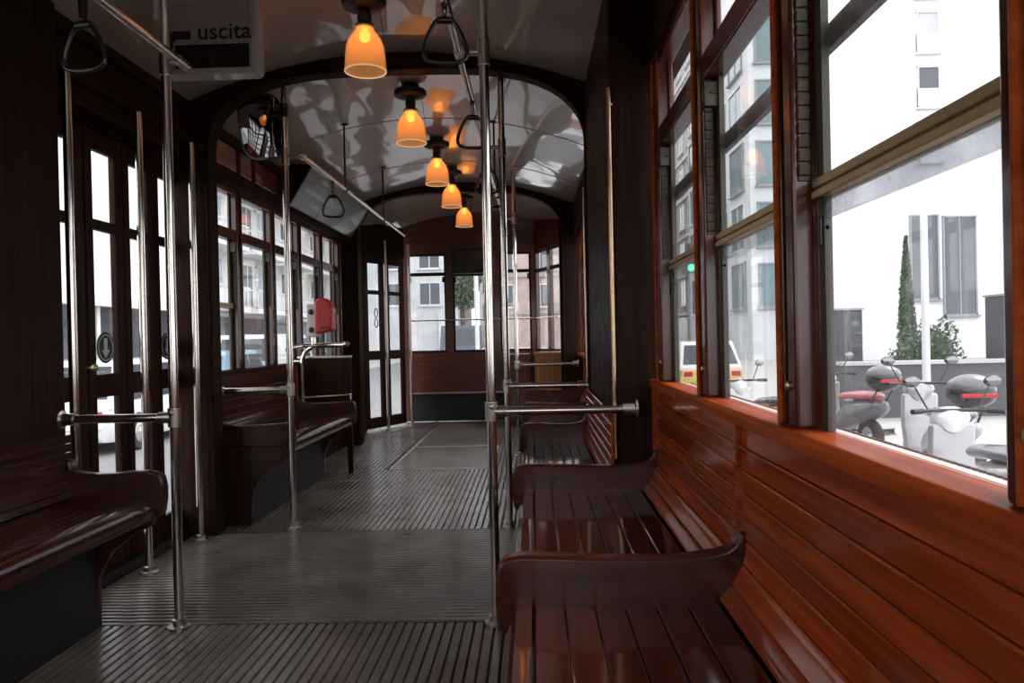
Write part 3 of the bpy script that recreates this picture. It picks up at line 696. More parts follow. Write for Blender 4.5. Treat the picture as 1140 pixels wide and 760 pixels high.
def strap(x, y, label, rot=0., drop=.055):
    t = thing('hand_strap', (x, y, 2.19), label, 'strap', 'hanging hand straps'); t.rotation_euler = (0, 0, rot)
    P = Vector((x, y, 2.19))
    m = MB(); m.tube([P + Vector((0, .020*math.cos(a), .020*math.sin(a))) for a in [2*PI*k/14 for k in range(14)]], .006, 6, closed=True)
    m.obox(P + Vector((-.006, 0, -drop/2-.01)), (.002,0,0), (0,.011,0), (-.003,0,drop/2)); m.obox(P + Vector((.006, 0, -drop/2-.01)), (.002,0,0), (0,.011,0), (.003,0,drop/2))
    m.build('leather_strap', M['strap'], t, smooth=40)
    m = MB(); zc = -drop-.02; pts = [(.0,0),(.022,-.004),(.045,-.035),(.064,-.08),(.072,-.115),(.062,-.138),(.03,-.146),(0,-.147)]
    loop = pts + [(-a, b) for a, b in pts[-2:0:-1]]
    # smooth the loop
    def sub(l): 
        r = []
        for i in range(len(l)):
            a, b = l[i], l[(i+1) % len(l)]; r += [(a[0]*.75+b[0]*.25, a[1]*.75+b[1]*.25), (a[0]*.25+b[0]*.75, a[1]*.25+b[1]*.75)]
        return r
    loop = sub(sub(loop))
    m.tube([P + Vector((a, 0, zc+b)) for a, b in loop], .0078, 8, closed=True)
    m.tube([P + Vector((-.024,0,zc-.008)), P + Vector((.024,0,zc-.008))], .012, 8)
    m.build('grip_loop', M['black'], t, smooth=60)
    return t
strap(-.268, 2.47, 'large hand strap nearest the camera beside the closest lit lamp', .1, .035)
strap(-.262, 3.50, 'hand strap hanging just before the archway by the chrome poles', .1)
strap(-.262, 4.62, 'hand strap just past the archway, partly behind the chrome pole', -.1)
strap(-.262, 5.9, 'farthest small hand strap above the slatted benches', .1)
strap(-1.345, 2.28, 'dark hand strap above the folding door side bench, before the exit sign', -.15, .09)
strap(-1.345, 5.15, 'hand strap in front of the slanted grey board', .1, .085)

# ---------------------------------------------------------------- lamps
def lamp(y, label):
    zt = ceil_z(XC); z0 = 2.345
    t = thing('ceiling_lamp', (-.757, y, zt), label, 'lamp', 'lit amber glass ceiling lamps'); c = (-.757, y, z0)
    m = MB(); m.lathe([(0,.375),(.055,.375),(.060,.345),(.10,.335),(.105,.32),(.098,.300),(.060,.285),(.046,.28),(0,.28)], c, 28); m.build('lamp_base', M['lampbase'], t, smooth=35)
    m = MB(); m.lathe([(0,.285),(.030,.285),(.034,.25),(.030,.225),(.044,.215),(.044,.20),(0,.20)], c, 24); m.build('lamp_socket', M['socket'], t, smooth=35)
    prof = [(.040,.212),(.046,.205),(.040,.192),(.055,.176),(.074,.150),(.086,.118),(.091,.075),(.094,.03),(.097,.006),(.094,.0),(.089,.004),(.088,.03),(.085,.075),(.080,.116),(.068,.147),(.050,.170),(.034,.188),(.034,.206)]
    m = MB(); n = 48; vs = []; fs = []
    for i, (r, h) in enumerate(prof):
        for k in range(n):
            fl = 1 + (.012*(1 if k % 2 else -1) if 4 < i < 8 else 0); a = 2*PI*k/n
            vs.append((c[0]+r*fl*math.cos(a), c[1]+r*fl*math.sin(a), c[2]+h))
    L = len(prof)
    for i in range(L):
        j = (i+1) % L
        for k in range(n): fs.append((i*n+k, i*n+(k+1) % n, j*n+(k+1) % n, j*n+k))
    m.add(vs, fs); m.build('glass_shade', M['amber'], t, smooth=70)
    m = MB(); m.tube([(c[0]+.0945*math.cos(2*PI*k/40), c[1]+.0945*math.sin(2*PI*k/40), c[2]+.001) for k in range(40)], .0035, 6, closed=True); m.build('shade_rim_highlight', M['rim_highlight'], t, smooth=70)
    m = MB(); m.lathe([(0,.205),(.012,.205),(.012,.195),(.022,.18),(.026,.165),(.022,.148),(.010,.139),(0,.138)], c, 20); m.build('light_bulb', M['bulb'], t, smooth=70)
    m = MB(); m.tube([(c[0]+.07, c[1], c[2]+.30), (c[0]+.10, c[1], c[2]+.06)], .0015, 6); m.build('stay_wire', M['lampbase'], t)
    return t
LY = [3.535, 4.857, 6.165, 7.237, 8.536]
LB = ['closest lit amber bell lamp, in front of the archway', 'lit amber bell lamp just past the archway, second from the camera', 'lit amber bell lamp, middle one of the ceiling row',
      'lit amber bell lamp fourth along the ceiling, before the far arch', 'farthest small lit amber bell lamp, beyond the far arch']
l0 = lamp(LY[0], LB[0])
for y, lb in zip(LY[1:], LB[1:]): copy_thing(l0, (-.757, y, l0.location.z), lb)
for i, y in enumerate(LY):
    ld = bpy.data.lights.new('lamp_glow', 'POINT'); ld.energy = .32; ld.color = (1, .66, .36); ld.shadow_soft_size = .03
    lo = bpy.data.objects.new('lamp_glow', ld); C.objects.link(lo); lo.location = (-.757, y, 2.345+.118)

# ---------------------------------------------------------------- exit sign
t = thing('exit_sign', (-1.27, 3.16, 2.23), 'illuminated style sign box lettered uscita above the folding door', 'sign')
sx0, sx1, sz0, sz1 = -1.52, -1.115, 2.212, 2.53
t['label'] = 'cream sign box lettered uscita with a dark display, under the ceiling'
def rrect(x0, x1, z0, z1, r, n=5):
    P = []
    for cx, cz, a0 in ((x1-r, z1-r, 0), (x0+r, z1-r, 90), (x0+r, z0+r, 180), (x1-r, z0+r, 270)):
        for k in range(n+1): a = math.radians(a0+90*k/n); P.append((cx+r*math.cos(a), cz+r*math.sin(a)))
    return P
Y0 = 3.12
m = MB(); m.prism(rrect(sx0, sx1, sz0, sz1, .025), 'y', Y0, Y0+.09); m.build('sign_box', M['sign_frame'], t, smooth=35, bevel=.008)
m = MB(); m.prism(rrect(sx0+.02, sx1-.022, sz0+.02, sz1-.02, .012), 'y', Y0-.003, Y0+.01); m.build('sign_face', plain('cream_sign_face', (.36,.29,.265), .3, coat=.3, var=.05), t)
m = MB(); m.prism(rrect(sx0+.065, sx1-.032, sz0+.022, sz0+.118, .006), 'y', Y0-.006, Y0+.01); m.build('display_window', M['sign_dark'], t)
ZT = sz0+.134
m = MB(); dA = .016
m.prism([(q0+dA, q1) for q0, q1 in [(sx0+.115, ZT+.008), (sx0+.115, ZT+.042), (sx0+.045, ZT+.042), (sx0+.020, ZT+.030), (sx0+.005, ZT+.005), (sx0+.002, ZT-.04), (sx0-.0, ZT-.04), (sx0+.020, ZT-.075), (sx0+.052, ZT-.04), (sx0+.036, ZT-.04), (sx0+.040, ZT-.005), (sx0+.055, ZT+.008)]][::-1], 'y', Y0-.005, Y0+.006)
m.build('arrow', M['ink'], t)
cu = bpy.data.curves.new('txt', 'FONT'); cu.body = 'uscita'; cu.size = .098; cu.extrude = .001; cu.align_x = 'LEFT'; cu.space_character = 1.02; cu.offset = .0012
to = bpy.data.objects.new('txt', cu); C.objects.link(to)
dg = bpy.context.evaluated_depsgraph_get(); me = bpy.data.meshes.new_from_object(to.evaluated_get(dg)); bpy.data.objects.remove(to)
tx = max(v.co.x for v in me.vertices); k = .225/tx
for v in me.vertices: v.co = ((v.co.x*k + sx0+.158) - t.location.x, (Y0-.0045 - v.co.z) - t.location.y, (v.co.y*k + ZT+.006) - t.location.z)
me.materials.clear(); me.materials.append(M['ink']); lo = bpy.data.objects.new('lettering', me); C.objects.link(lo); lo.parent = t
for xx in (sx0+.08, sx1-.08): m = MB(); m.tube([(xx, Y0+.045, sz1-.01), (xx, Y0+.045, ceil_z(xx)+.01)], .01, 8); m.build('hanger', M['sign_frame'], t, smooth=60)

# ---------------------------------------------------------------- mirror
t = thing('convex_mirror', (-1.60, 4.56, 2.39), 'black rounded mirror tilted under the archway, reflecting the windows', 'mirror')
def mirror_parts(t):
    c = Vector((-1.612, 4.56, 2.395))
    w, hh = .135, .195
    fwd = Vector((.50, -.89, -.17)).normalized()           # the way the mirror faces
    rt = fwd.cross(Vector((0,0,1))).normalized(); up = rt.cross(fwd)
    a = math.radians(-8); rt, up = rt*math.cos(a)+up*math.sin(a), up*math.cos(a)-rt*math.sin(a)
    def shell(scale, depth, dome, n=40, rings=6, front=0.):
        def rim(k, sc):
            tt = 2*PI*k/n; cx, sy = math.cos(tt), math.sin(tt); e = .55
            return (math.copysign(abs(cx)**e, cx)*w*sc, math.copysign(abs(sy)**e, sy)*hh*sc)
        m = MB(); vs = []; fs = []
        for i in range(rings+1):
            sc = scale*(1 - i/rings) if i < rings else .0005
            for k in range(n):
                x, y = rim(k, sc); bul = dome*(1-(sc/scale)**2)
                vs.append(c + rt*x + up*y + fwd*(front+bul))
        for i in range(rings):
            for k in range(n): fs.append((i*n+k, i*n+(k+1) % n, (i+1)*n+(k+1) % n, (i+1)*n+k))
        b0 = len(vs)
        for i in range(rings+1):
            sc = scale*(1 - i/rings) if i < rings else .0005
            for k in range(n):
                x, y = rim(k, sc); bul = depth*(1-(sc/scale)**2)
                vs.append(c + rt*x + up*y + fwd*(front-.012-bul))
        for i in range(rings):
            for k in range(n): fs.append((b0+i*n+k, b0+(i+1)*n+k, b0+(i+1)*n+(k+1) % n, b0+i*n+(k+1) % n))
        for k in range(n): fs.append((k, b0+k, b0+(k+1) % n, (k+1) % n))
        m.add(vs, fs); return m
    shell(1., .05, .002).build('mirror_housing', M['black'], t, smooth=50)
    shell(.93, .001, .015, front=.013).build('mirror_glass', M['mirror'], t, smooth=60)
    m = MB(); m.tube([c - fwd*.05, c - fwd*.10 + Vector((.03,0,.06)), (-1.447, 4.47, 2.46)], .010, 8); m.build('bracket_arm', M['black'], t, smooth=60)
    m = MB(); m.tube([(-1.447, 4.47, 2.42), (-1.447, 4.47, 2.50)], .024, 12); m.build('bracket_clamp', M['black'], t, smooth=60)
mirror_parts(t)

# ---------------------------------------------------------------- ticket validator and its rails
t = thing('ticket_validator', (-1.72, 6.16, 1.09), 'red ticket validator on a grey bracket above the partition', 'ticket machine')
m = MB(); pts = [(-1.765,1.155),(-1.765,1.42),(-1.735,1.447),(-1.69,1.444),(-1.65,1.415),(-1.628,1.37),(-1.622,1.335),(-1.628,1.31),(-1.630,1.18)]
m.prism(pts, 'y', 6.10, 6.24); m.build('red_casing', M['red_plastic'], t, smooth=25, bevel=.014, seg=3)
m = MB(); m.box(-1.84, -1.762, 6.13, 6.21, 1.13, 1.40); m.build('grey_bracket', M['grey_plastic'], t, bevel=.01)
for zz in (1.335, 1.19): m = MB(); m.lathe([(.022,0),(.022,-.010),(.014,-.014),(0,-.014)], (-1.805, 6.132, zz), 14, 'y'); m.build('bracket_knob', M['black'], t, smooth=35)
m = MB(); m.box(-1.72, -1.65, 6.093, 6.101, 1.20, 1.215); m.build('ticket_slot', M['black'], t)
m = MB(); m.tube([(-1.80, 6.17, 1.07), (-1.80, 6.17, 1.14)], .022, 12); m.build('mounting_foot', M['chrome'], t, smooth=50)
t = thing('machine_handrail', (-1.75, 6.17, 1.06), 'short bent chrome rail carrying the red ticket validator', 'handrail')
m = MB(); m.tube([(-1.97, 6.02, 1.03), (-1.945, 6.08, 1.05), (-1.90, 6.14, 1.06), (-1.85, 6.17, 1.062), (-1.56, 6.17, 1.062), (-1.525, 6.16, 1.068), (-1.515, 6.15, 1.075)], .021, 12); m.build('rail_tube', M['chrome'], t, smooth=60)
m = MB(); m.tube([(-1.90, 6.17, .62), (-1.90, 6.17, .90), (-1.892, 6.17, .96), (-1.875, 6.17, 1.0), (-1.85, 6.17, 1.03), (-1.81, 6.17, 1.05)], .019, 12); m.build('rail_leg', M['chrome'], t, smooth=60)
m = MB(); m.tube([(-1.90, 6.17, .935), (-1.965, 6.17, .935)], .012, 8); m.build('rail_stay', M['chrome_worn'], t, smooth=60)
t = thing('armrest_highlight', (-1.75, 6.21, .66), 'thin brass coloured rail across the far end of the ticket machine bench', 'rail')
m = MB(); m.tube([(-1.99, 6.20, .635), (-1.70, 6.20, .645), (-1.53, 6.20, .655), (-1.515, 6.20, .64), (-1.515, 6.20, .615)], .008, 8); m.build('rail_tube', M['brass'], t, smooth=60)  # bright line modelled in place of the armrest's top highlight
m = MB(); m.ball((-1.515, 6.20, .655), .013, .013, .013, 10, 8); m.build('highlight_tip', M['chrome'], t, smooth=60)

# ================================================================== OUTSIDE
SZ = -.62                                               # street level below the tram floor
M['asphalt'] = plain('grey_asphalt', (.20,.20,.205), .8, var=.2, scale=1.5)
M['paving'] = plain('pale_paving', (.42,.41,.40), .8, var=.12, scale=1.2)
M['white_render'] = plain('white_render', (.82,.82,.84), .8, var=.03, scale=.4)
M['cream_render'] = plain('cream_render', (.78,.74,.68), .8, var=.05, scale=.4)
M['grey_render'] = plain('grey_blue_cladding', (.66,.69,.71), .6, var=.12, scale=.5)
M['brick'] = plain('pinkish_brick', (.60,.46,.41), .8, var=.2, scale=3)
M['stone'] = plain('warm_stone', (.50,.45,.40), .8, var=.12, scale=1)
M['win_dark'] = plain('dark_window_pane', (.10,.11,.13), .08, var=.2)
M['win_teal'] = plain('teal_window_pane', (.16,.24,.26), .06, var=.2)
M['win_pale'] = plain('pale_window_pane', (.45,.50,.56), .1, var=.1)
M['frame_white'] = plain('white_window_frame', (.75,.76,.78), .5, var=.03)
M['frame_grey'] = plain('grey_window_frame', (.30,.31,.33), .5, var=.05)
M['shop_dark'] = plain('dark_shopfront', (.045,.05,.065), .3, var=.2)
M['wall_dark'] = plain('charcoal_wall', (.085,.085,.095), .7, var=.15)
M['cap_pale'] = plain('pale_coping', (.5,.5,.51), .7, var=.05)
M['leaf'] = plain('dark_green_leaf', (.055,.10,.04), .6, var=.45, scale=6)
M['leaf2'] = plain('grey_green_leaf', (.10,.14,.08), .6, var=.4, scale=6)
M['bark'] = plain('brown_bark', (.07,.05,.035), .9, var=.3)
M['white_paint'] = plain('white_car_paint', (.80,.80,.80), .2, coat=.7, var=.02)
M['yellow_paint'] = plain('yellow_car_paint', (.72,.52,.13), .25, coat=.7, var=.03)
M['blue_paint'] = plain('pale_blue_car_paint', (.22,.33,.42), .2, coat=.7, var=.03)
M['navy_paint'] = plain('navy_van_paint', (.05,.065,.11), .25, coat=.7, var=.05)
M['car_glass'] = plain('dark_car_glass', (.05,.06,.07), .05, var=.1)
M['silver'] = plain('silver_scooter_paint', (.42,.42,.44), .25, .3, coat=.7, var=.04)
M['grey_paint'] = plain('grey_scooter_paint', (.13,.13,.14), .3, coat=.6, var=.06)
M['pink_red'] = plain('red_scooter_paint', (.55,.09,.10), .3, coat=.6, var=.05)
M['tyre'] = plain('tyre_rubber', (.02,.02,.021), .7, var=.2)
M['lamp_post'] = plain('pale_post_paint', (.66,.66,.67), .5, var=.03)

mb = MB(); mb.box(-90, 90, -40, 140, SZ-.3, SZ); struct(mb.build('street', M['asphalt']))
mb = MB(); mb.box(3.9, 13.5, -25, 120, SZ, SZ+.10); mb.box(3.75, 3.9, -25, 120, SZ, SZ+.12); struct(mb.build('pavement_right', M['paving']))
mb = MB(); mb.box(-14.5, -9.5, -25, 120, SZ, SZ+.10); struct(mb.build('pavement_left', M['paving']))
m = MB()
for k in range(9): m.box(2.55, 2.70, 2+5*k, 4.5+5*k, SZ, SZ+.006)
m.box(3.2, 3.35, -5, 60, SZ, SZ+.006)
struct(m.build('road_markings', M['frame_white']))

def facade_window(parent, o, d, nrm, a, z, w, h, frame, pane, sill=True, mull=True, split=None):
    """o: facade origin (x,y); d: direction along it; nrm: outward normal."""
    o = Vector((o[0], o[1], 0)); d = Vector((d[0], d[1], 0)); nr = Vector((nrm[0], nrm[1], 0))
    def bx(m, a0, a1, z0, z1, t0, t1): m.obox(o + d*(a0+a1)/2 + nr*(t0+t1)/2 + Vector((0,0,(z0+z1)/2)), d*(a1-a0)/2, nr*(t1-t0)/2, (0,0,(z1-z0)/2))
    m = MB(); f = .09
    bx(m, a, a+f, z, z+h, 0, .10); bx(m, a+w-f, a+w, z, z+h, 0, .10); bx(m, a, a+w, z+h-f, z+h, 0, .12); bx(m, a, a+w, z, z+f, 0, .10)
    if mull: bx(m, a+w/2-.035, a+w/2+.035, z, z+h, 0, .08)
    if split: bx(m, a, a+w, z, z+split, .0, .085)
    if sill: bx(m, a-.1, a+w+.1, z-.08, z+.01, 0, .22)
    fr = m.build('window', frame, parent)
    m = MB(); bx(m, a+f*.5, a+w-f*.5, z+(split or f*.5), z+h-f*.5, .01, .05); m.build('window_pane', pane, fr)
    return fr
def building(name, x0, x1, y0, y1, z1, mat, label, roof=True, group=None):
    t = thing(name, ((x0+x1)/2, (y0+y1)/2, SZ), label, 'building', group)
    m = MB(); m.box(x0, x1, y0, y1, SZ, z1); m.build('building_wall', mat, t)
    if roof:
        m = MB(); m.box(x0-.25, x1+.25, y0-.25, y1+.25, z1-.1, z1+.35); m.build('roof_cornice', M['cap_pale'], t)
    return t
# white tower to the side of the tram
T = building('tower_block', 14.4, 34, 42, 60, 38, M['white_render'], 'tall plain white tower block with one column of small windows')
for k in range(10):
    z = 12.95 + (k-3)*2.95
    if k < 2: continue
    facade_window(T, (14.4, 42), (1,0), (0,-1), 6.55, z, 1.22, 2.25, M['frame_white'], M['win_pale' if k == 4 else 'win_dark'], mull=False, split=1.05)
facade_window(T, (14.4, 42), (1,0), (0,-1), 6.0, 2.6, 1.55, 4.6, M['frame_grey'], M['win_dark'], mull=True)
facade_window(T, (14.4, 42), (1,0), (0,-1), 7.75, 1.7, 1.8, 5.4, M['frame_grey'], M['win_dark'], mull=True)
# grey glazed block along the street
T = building('office_block', 14.0, 30, 60.3, 118, 34, M['stone'], 'pale stone office block with rows of teal windows beyond the white tower')
for r in range(8):
    for c in range(11):
        facade_window(T, (14.0, 61), (0,1), (-1,0), 1+c*4.2, 3.6+r*3.5, 2.5, 2.4, M['frame_white'], M['win_teal'], mull=True)
m = MB()
for r in range(8): m.box(13.8, 14.1, 60.3, 118, 2.7+r*3.5, 2.95+r*3.5)
m.build('string_course', M['grey_render'], T)
m = MB(); m.box(13.9, 14.1, 60.3, 118, SZ, 2.5); m.build('shopfront', M['shop_dark'], T)
T = building('side_annex', 12.2, 14.1, 43, 59.8, 19, M['grey_render'], 'grey blue annex with tall glazing beside the white tower')
for r in range(5):
    for c in range(4):
        facade_window(T, (12.2, 43.5), (0,1), (-1,0), .6+c*4.0, 2.4+r*3.4, 2.9, 2.7, M['frame_white' if (r+c) % 2 else 'frame_grey'], M['win_teal'], mull=True)
    facade_window(T, (12.2, 43), (1,0), (0,-1), .35, 2.4+r*3.4, 1.4, 2.5, M['frame_grey'], M['win_teal'], mull=False)

# planting strip wall and cabinets
t = thing('garden_wall', (9, 14.2, SZ), 'low charcoal garden wall with a pale coping behind the scooters', 'wall'); t['kind'] = 'thing'
m = MB(); m.box(5.6, 13.2, 14.0, 14.3, SZ, .44); m.build('wall_body', M['wall_dark'], t)
m = MB(); m.box(5.58, 13.2, 13.96, 14.34, .44, .50); m.build('coping', M['cap_pale'], t)
def cabinet(x0, x1, y0, y1, z1, label):
    t = thing('street_cabinet', ((x0+x1)/2, y0, SZ), label, 'cabinet', 'dark street cabinets')
    m = MB(); m.box(x0, x1, y0, y1, SZ, z1); m.build('cabinet_body', M['wall_dark'], t, bevel=.02)
    m = MB(); m.box(x0+.06, (x0+x1)/2-.01, y0-.02, y0, SZ+1.2, z1-.1); m.box((x0+x1)/2+.01, x1-.06, y0-.02, y0, SZ+1.2, z1-.1); m.build('cabinet_door', M['shop_dark'], t)
    m = MB(); m.box(x0-.02, x1+.02, y0-.03, y1+.02, z1, z1+.04); m.build('cabinet_top', M['frame_grey'], t)
cabinet(6.05, 6.62, 15.6, 16.2, 1.48, 'tall dark cabinet at the end of the garden wall away from the shrub')
cabinet(8.75, 9.5, 14.5, 15.1, 1.66, 'dark cabinet beside the shrub, farther from the cypress')
t = thing('concrete_bench', (7.2, 19, SZ), 'long pale concrete bench behind the garden wall', 'bench')
m = MB(); m.box(6.8, 9.6, 19, 19.6, .45, .62); m.build('bench_top', M['white_render'], t)
m = MB(); m.box(7.0, 7.3, 19.05, 19.55, SZ, .45); m.box(9.1, 9.4, 19.05, 19.55, SZ, .45); m.build('bench_support', M['cap_pale'], t)
def leaves(m, pts, s):
    for p in pts:
        a = Vector((random.gauss(0,1), random.gauss(0,1), random.gauss(0,1))).normalized(); b = a.orthogonal().normalized(); c = a.cross(b)
        q = Vector(p); k = s*random.uniform(.6, 1.3)
        m.add([q-b*k, q-c*k*.45, q+b*k, q+c*k*.45], [(0,1,2,3)])
def cypress(x, y, z0, z1, r, label):
    t = thing('cypress_tree', (x, y, z0), label, 'tree')
    m = MB(); pts = []
    for i in range(2600):
        h = random.random(); rr = r*(min(1, h*7)*(1-h**1.7)*.98+.03)*random.uniform(.75, 1.0); a = random.uniform(0, 2*PI)
        pts.append((x+rr*math.cos(a), y+rr*math.sin(a), z0+.15+h*(z1-z0-.15)))
    leaves(m, pts, .05); m.build('foliage', M['leaf2'], t)
    m = MB(); prof = [(max(.01, r*.80*min(1, h*7)*(1-h**1.7)), .2+h*(z1-z0-.25)) for h in [k/12 for k in range(13)]]; m.lathe(prof, (x, y, z0), 14); m.build('inner_foliage', M['leaf'], t, smooth=60)
    m = MB(); m.tube([(x, y, z0), (x, y, z0+.5)], .05, 8); m.build('trunk', M['bark'], t)
cypress(7.55, 15.7, SZ, 2.95, .235, 'slim upright cypress tree behind the garden wall')
def shrub(x, y, z0, rx, rz, label, n=1800, mat='leaf2', s=.055, cat='shrub', name='shrub', trunk=None):
    t = thing(name, (x, y, z0), label, cat)
    base = z0 + (trunk or 0)
    m = MB(); pts = []
    for i in range(n):
        d = Vector((random.gauss(0,1), random.gauss(0,1), random.gauss(0,1))).normalized()*random.uniform(.7, 1.05)
        lump = 1 + .18*math.sin(5*d.x+2) * math.sin(4*d.z+1)
        pts.append((x+d.x*rx*lump, y+d.y*rx*lump, base+rz+d.z*rz*lump))
    leaves(m, pts, s); m.build('foliage', M[mat], t)
    m = MB(); m.ball((x, y, base+rz), rx*.72, rx*.72, rz*.75, 14, 10); m.build('inner_foliage', M['leaf'], t, smooth=60)
    m = MB(); m.tube([(x, y, z0), (x, y, base+rz)], [.06 if not trunk else .16, .03 if not trunk else .09], 8); m.build('trunk', M['bark'], t)
shrub(8.25, 16.0, SZ, .50, .95, 'round grey green shrub beside the slim cypress')
shrub(7.05, 15.0, SZ, .25, .68, 'small low shrub just behind the garden wall coping', n=700)
t = thing('street_pole', (5.80, 11.5, SZ+.1), 'plain white street pole standing behind the parked scooters', 'pole')
m = MB(); m.tube([(5.80, 11.5, SZ+.1), (5.80, 11.5, 2.8)], [.06, .05], 14); m.build('pole_shaft', M['lamp_post'], t, smooth=60)
m = MB(); m.lathe([(.11,0),(.11,.03),(.07,.06),(.07,.25),(.058,.28)], (5.80, 11.5, SZ+.1), 16); m.build('pole_foot', M['lamp_post'], t, smooth=40)
t = thing('bollard', (5.93, 12.1, SZ+.1), 'short pale bollard at the foot of the white street pole', 'bollard')
m = MB(); m.lathe([(.07,0),(.07,.62),(.085,.63),(.085,.74),(.06,.78),(0,.79)], (5.93, 12.1, SZ+.1), 16); m.build('bollard_post', M['lamp_post'], t, smooth=40)
m = MB(); m.lathe([(.074,.50),(.074,.58)], (5.93, 12.1, SZ+.1), 16); m.build('bollard_band', M['grey_paint'], t)

# ------------------------------------------------------------- vehicles
def tyre_pair(t, x, y, z, r, w, cx):
    for xx in (x, cx*2-x):
        m = MB(); s = w/2; m.lathe([(r*.62,-s),(r*.92,-s),(r,-s*.6),(r,s*.6),(r*.92,s),(r*.62,s)], (xx, y, z+r), 24, 'x', close=True); tr = m.build('tyre', M['tyre'], t, smooth=40)
        m = MB(); m.lathe([(0,-s*.7),(r*.3,-s*.75),(r*.62,-s*.5),(r*.62,s*.5),(r*.3,s*.75),(0,s*.7)], (xx, y, z+r), 20, 'x'); m.build('wheel_rim', M['silver'], tr, smooth=40)
def car(x, y, ln, wd, ht, body, roof, label, cat='car', van=False, rot=0, name='parked_car'):
    t = thing(name, (x, y, SZ), label, cat); z = SZ
    hl = ln/2; hw = wd/2
    # lower body by side profile (y,z), tapered sections
    def loft(sections, nm, mat, smooth=35, bev=.0):
        m = MB(); n = len(sections[0]); vs = [p for s in sections for p in s]; fs = []
        for i in range(len(sections)-1):
            for k in range(n-1): fs.append((i*n+k, i*n+k+1, (i+1)*n+k+1, (i+1)*n+k))
        fs.append(tuple(range(n))); fs.append(tuple(range((len(sections)-1)*n, len(sections)*n)))
        for i in range(len(sections)-1): fs.append((i*n, (i+1)*n, (i+1)*n+n-1, i*n+n-1))
        m.add(vs, fs); return m.build(nm, mat, t, smooth=smooth, bevel=bev)
    bt = .52*ht if not van else .55*ht
    secs = []
    for f, top, wsc, lo in ((-1,.60*bt+.1,.82,.30),(-.97,.93*bt,.93,.22),(-.7,bt,1,.18),(0,bt*1.0,1,.18),(.55,bt*.98,1,.18),(.90,bt*.86,.95,.20),(.985,bt*.70,.86,.26),(1,bt*.5,.80,.30)):
        yy = y+f*hl; w2 = hw*wsc
        secs.append([(x-w2*.94, yy, z+lo), (x-w2, yy, z+lo+.12), (x-w2, yy, z+top*.72), (x-w2*.93, yy, z+top), (x+w2*.93, yy, z+top), (x+w2, yy, z+top*.72), (x+w2, yy, z+lo+.12), (x+w2*.94, yy, z+lo)])
    loft(secs, 'car_body', body)
    if van: prof = ((-.96,.985),(-.90,.99),(.35,.99),(.62,.99))
    cab = [(-.93,bt,.92),(-.70,ht*.985,.78),(-.2,ht,.78),(.15,ht*.985,.78),(.52,bt,.92)] if not van else [(-.96,bt,.95),(-.92,ht*.99,.88),(0,ht,.88),(.45,ht*.98,.86),(.80,bt*1.0,.92)]
    secs = []
    for f, top, wsc in cab:
        yy = y+f*hl; top = max(top, bt+.01)
        secs.append([(x-hw*.93, yy, z+bt-.05), (x-hw*wsc, yy, z+top), (x+hw*wsc, yy, z+top), (x+hw*.93, yy, z+bt-.05)])
    loft(secs, 'car_roof', roof)
    # glass: side strips, rear and front screens
    m = MB(); g0, g1 = bt+.05, ht*.93
    for s in (-1, 1):
        def sx(q): 
            k = (q-bt)/(ht-bt); return x + s*(hw*(.93*(1-k)+.78*k if not van else .94*(1-k)+.88*k)+.008)
        spans = ((-.60,-.16),(-.10,.22)) if not van else ((.18,.52),)
        for a, b in spans:
            m.add([(sx(g0), y+a*hl, z+g0), (sx(g0), y+(b+.08)*hl, z+g0), (sx(g1), y+b*hl, z+g1), (sx(g1), y+a*hl, z+g1)] + [(sx(g0)-s*.02, y+a*hl, z+g0), (sx(g0)-s*.02, y+(b+.08)*hl, z+g0), (sx(g1)-s*.02, y+b*hl, z+g1), (sx(g1)-s*.02, y+a*hl, z+g1)],
                  [(0,1,2,3),(7,6,5,4),(0,4,5,1),(1,5,6,2),(2,6,7,3),(3,7,4,0)])
    m.build('side_glass', M['car_glass'], t)
    m = MB()
    (f0, t0, _), (f1, t1, _) = cab[0], cab[1]; e = .03
    def scr(fa, ta, fb, tb, sg, nm):
        m = MB(); a, b = .15, .85
        pa = (y+(fa+(fb-fa)*a)*hl, z+ta+(tb-ta)*a); pb = (y+(fa+(fb-fa)*b)*hl, z+ta+(tb-ta)*b); wa, wb = hw*.82, hw*.70
        o = sg*.02
        m.add([(x-wa, pa[0]+o, pa[1]), (x+wa, pa[0]+o, pa[1]), (x+wb, pb[0]+o, pb[1]+.01), (x-wb, pb[0]+o, pb[1]+.01), (x-wa, pa[0]-o, pa[1]), (x+wa, pa[0]-o, pa[1]), (x+wb, pb[0]-o, pb[1]), (x-wb, pb[0]-o, pb[1])],
              [(0,1,2,3),(7,6,5,4),(0,4,5,1),(1,5,6,2),(2,6,7,3),(3,7,4,0)]); m.build(nm, M['car_glass'], t)
    scr(cab[0][0], cab[0][1], cab[1][0], cab[1][1], -1, 'rear_screen'); scr(cab[-1][0], cab[-1][1], cab[-2][0], cab[-2][1], 1, 'windscreen')
    for yy in (y-.58*hl, y+.64*hl): tyre_pair(t, x-hw*.92, yy, z, .31, .19, x)
    m = MB()
    for s in (-1, 1): m.box(x+s*hw*.58, x+s*hw*.84, y-hl-.005, y-hl*.95, z+bt*.72, z+bt*.90)
    m.build('tail_light', M['red_plastic'], t, bevel=.02)
    if rot: t.rotation_euler = (0, 0, rot)
    return t
car(4.62, 22.2, 4.3, 1.75, 1.50, M['yellow_paint'], M['white_paint'], 'yellow parked car with a white roof outside the windows by the partition')
car(-7.6, 18.4, 4.2, 1.75, 1.55, M['blue_paint'], M['blue_paint'], 'pale blue parked car outside the windows opposite, under the balconies')
car(-8.0, 22.9, 4.4, 1.8, 1.95, M['white_paint'], M['white_paint'], 'white parked van outside the windows opposite', 'van', van=True)
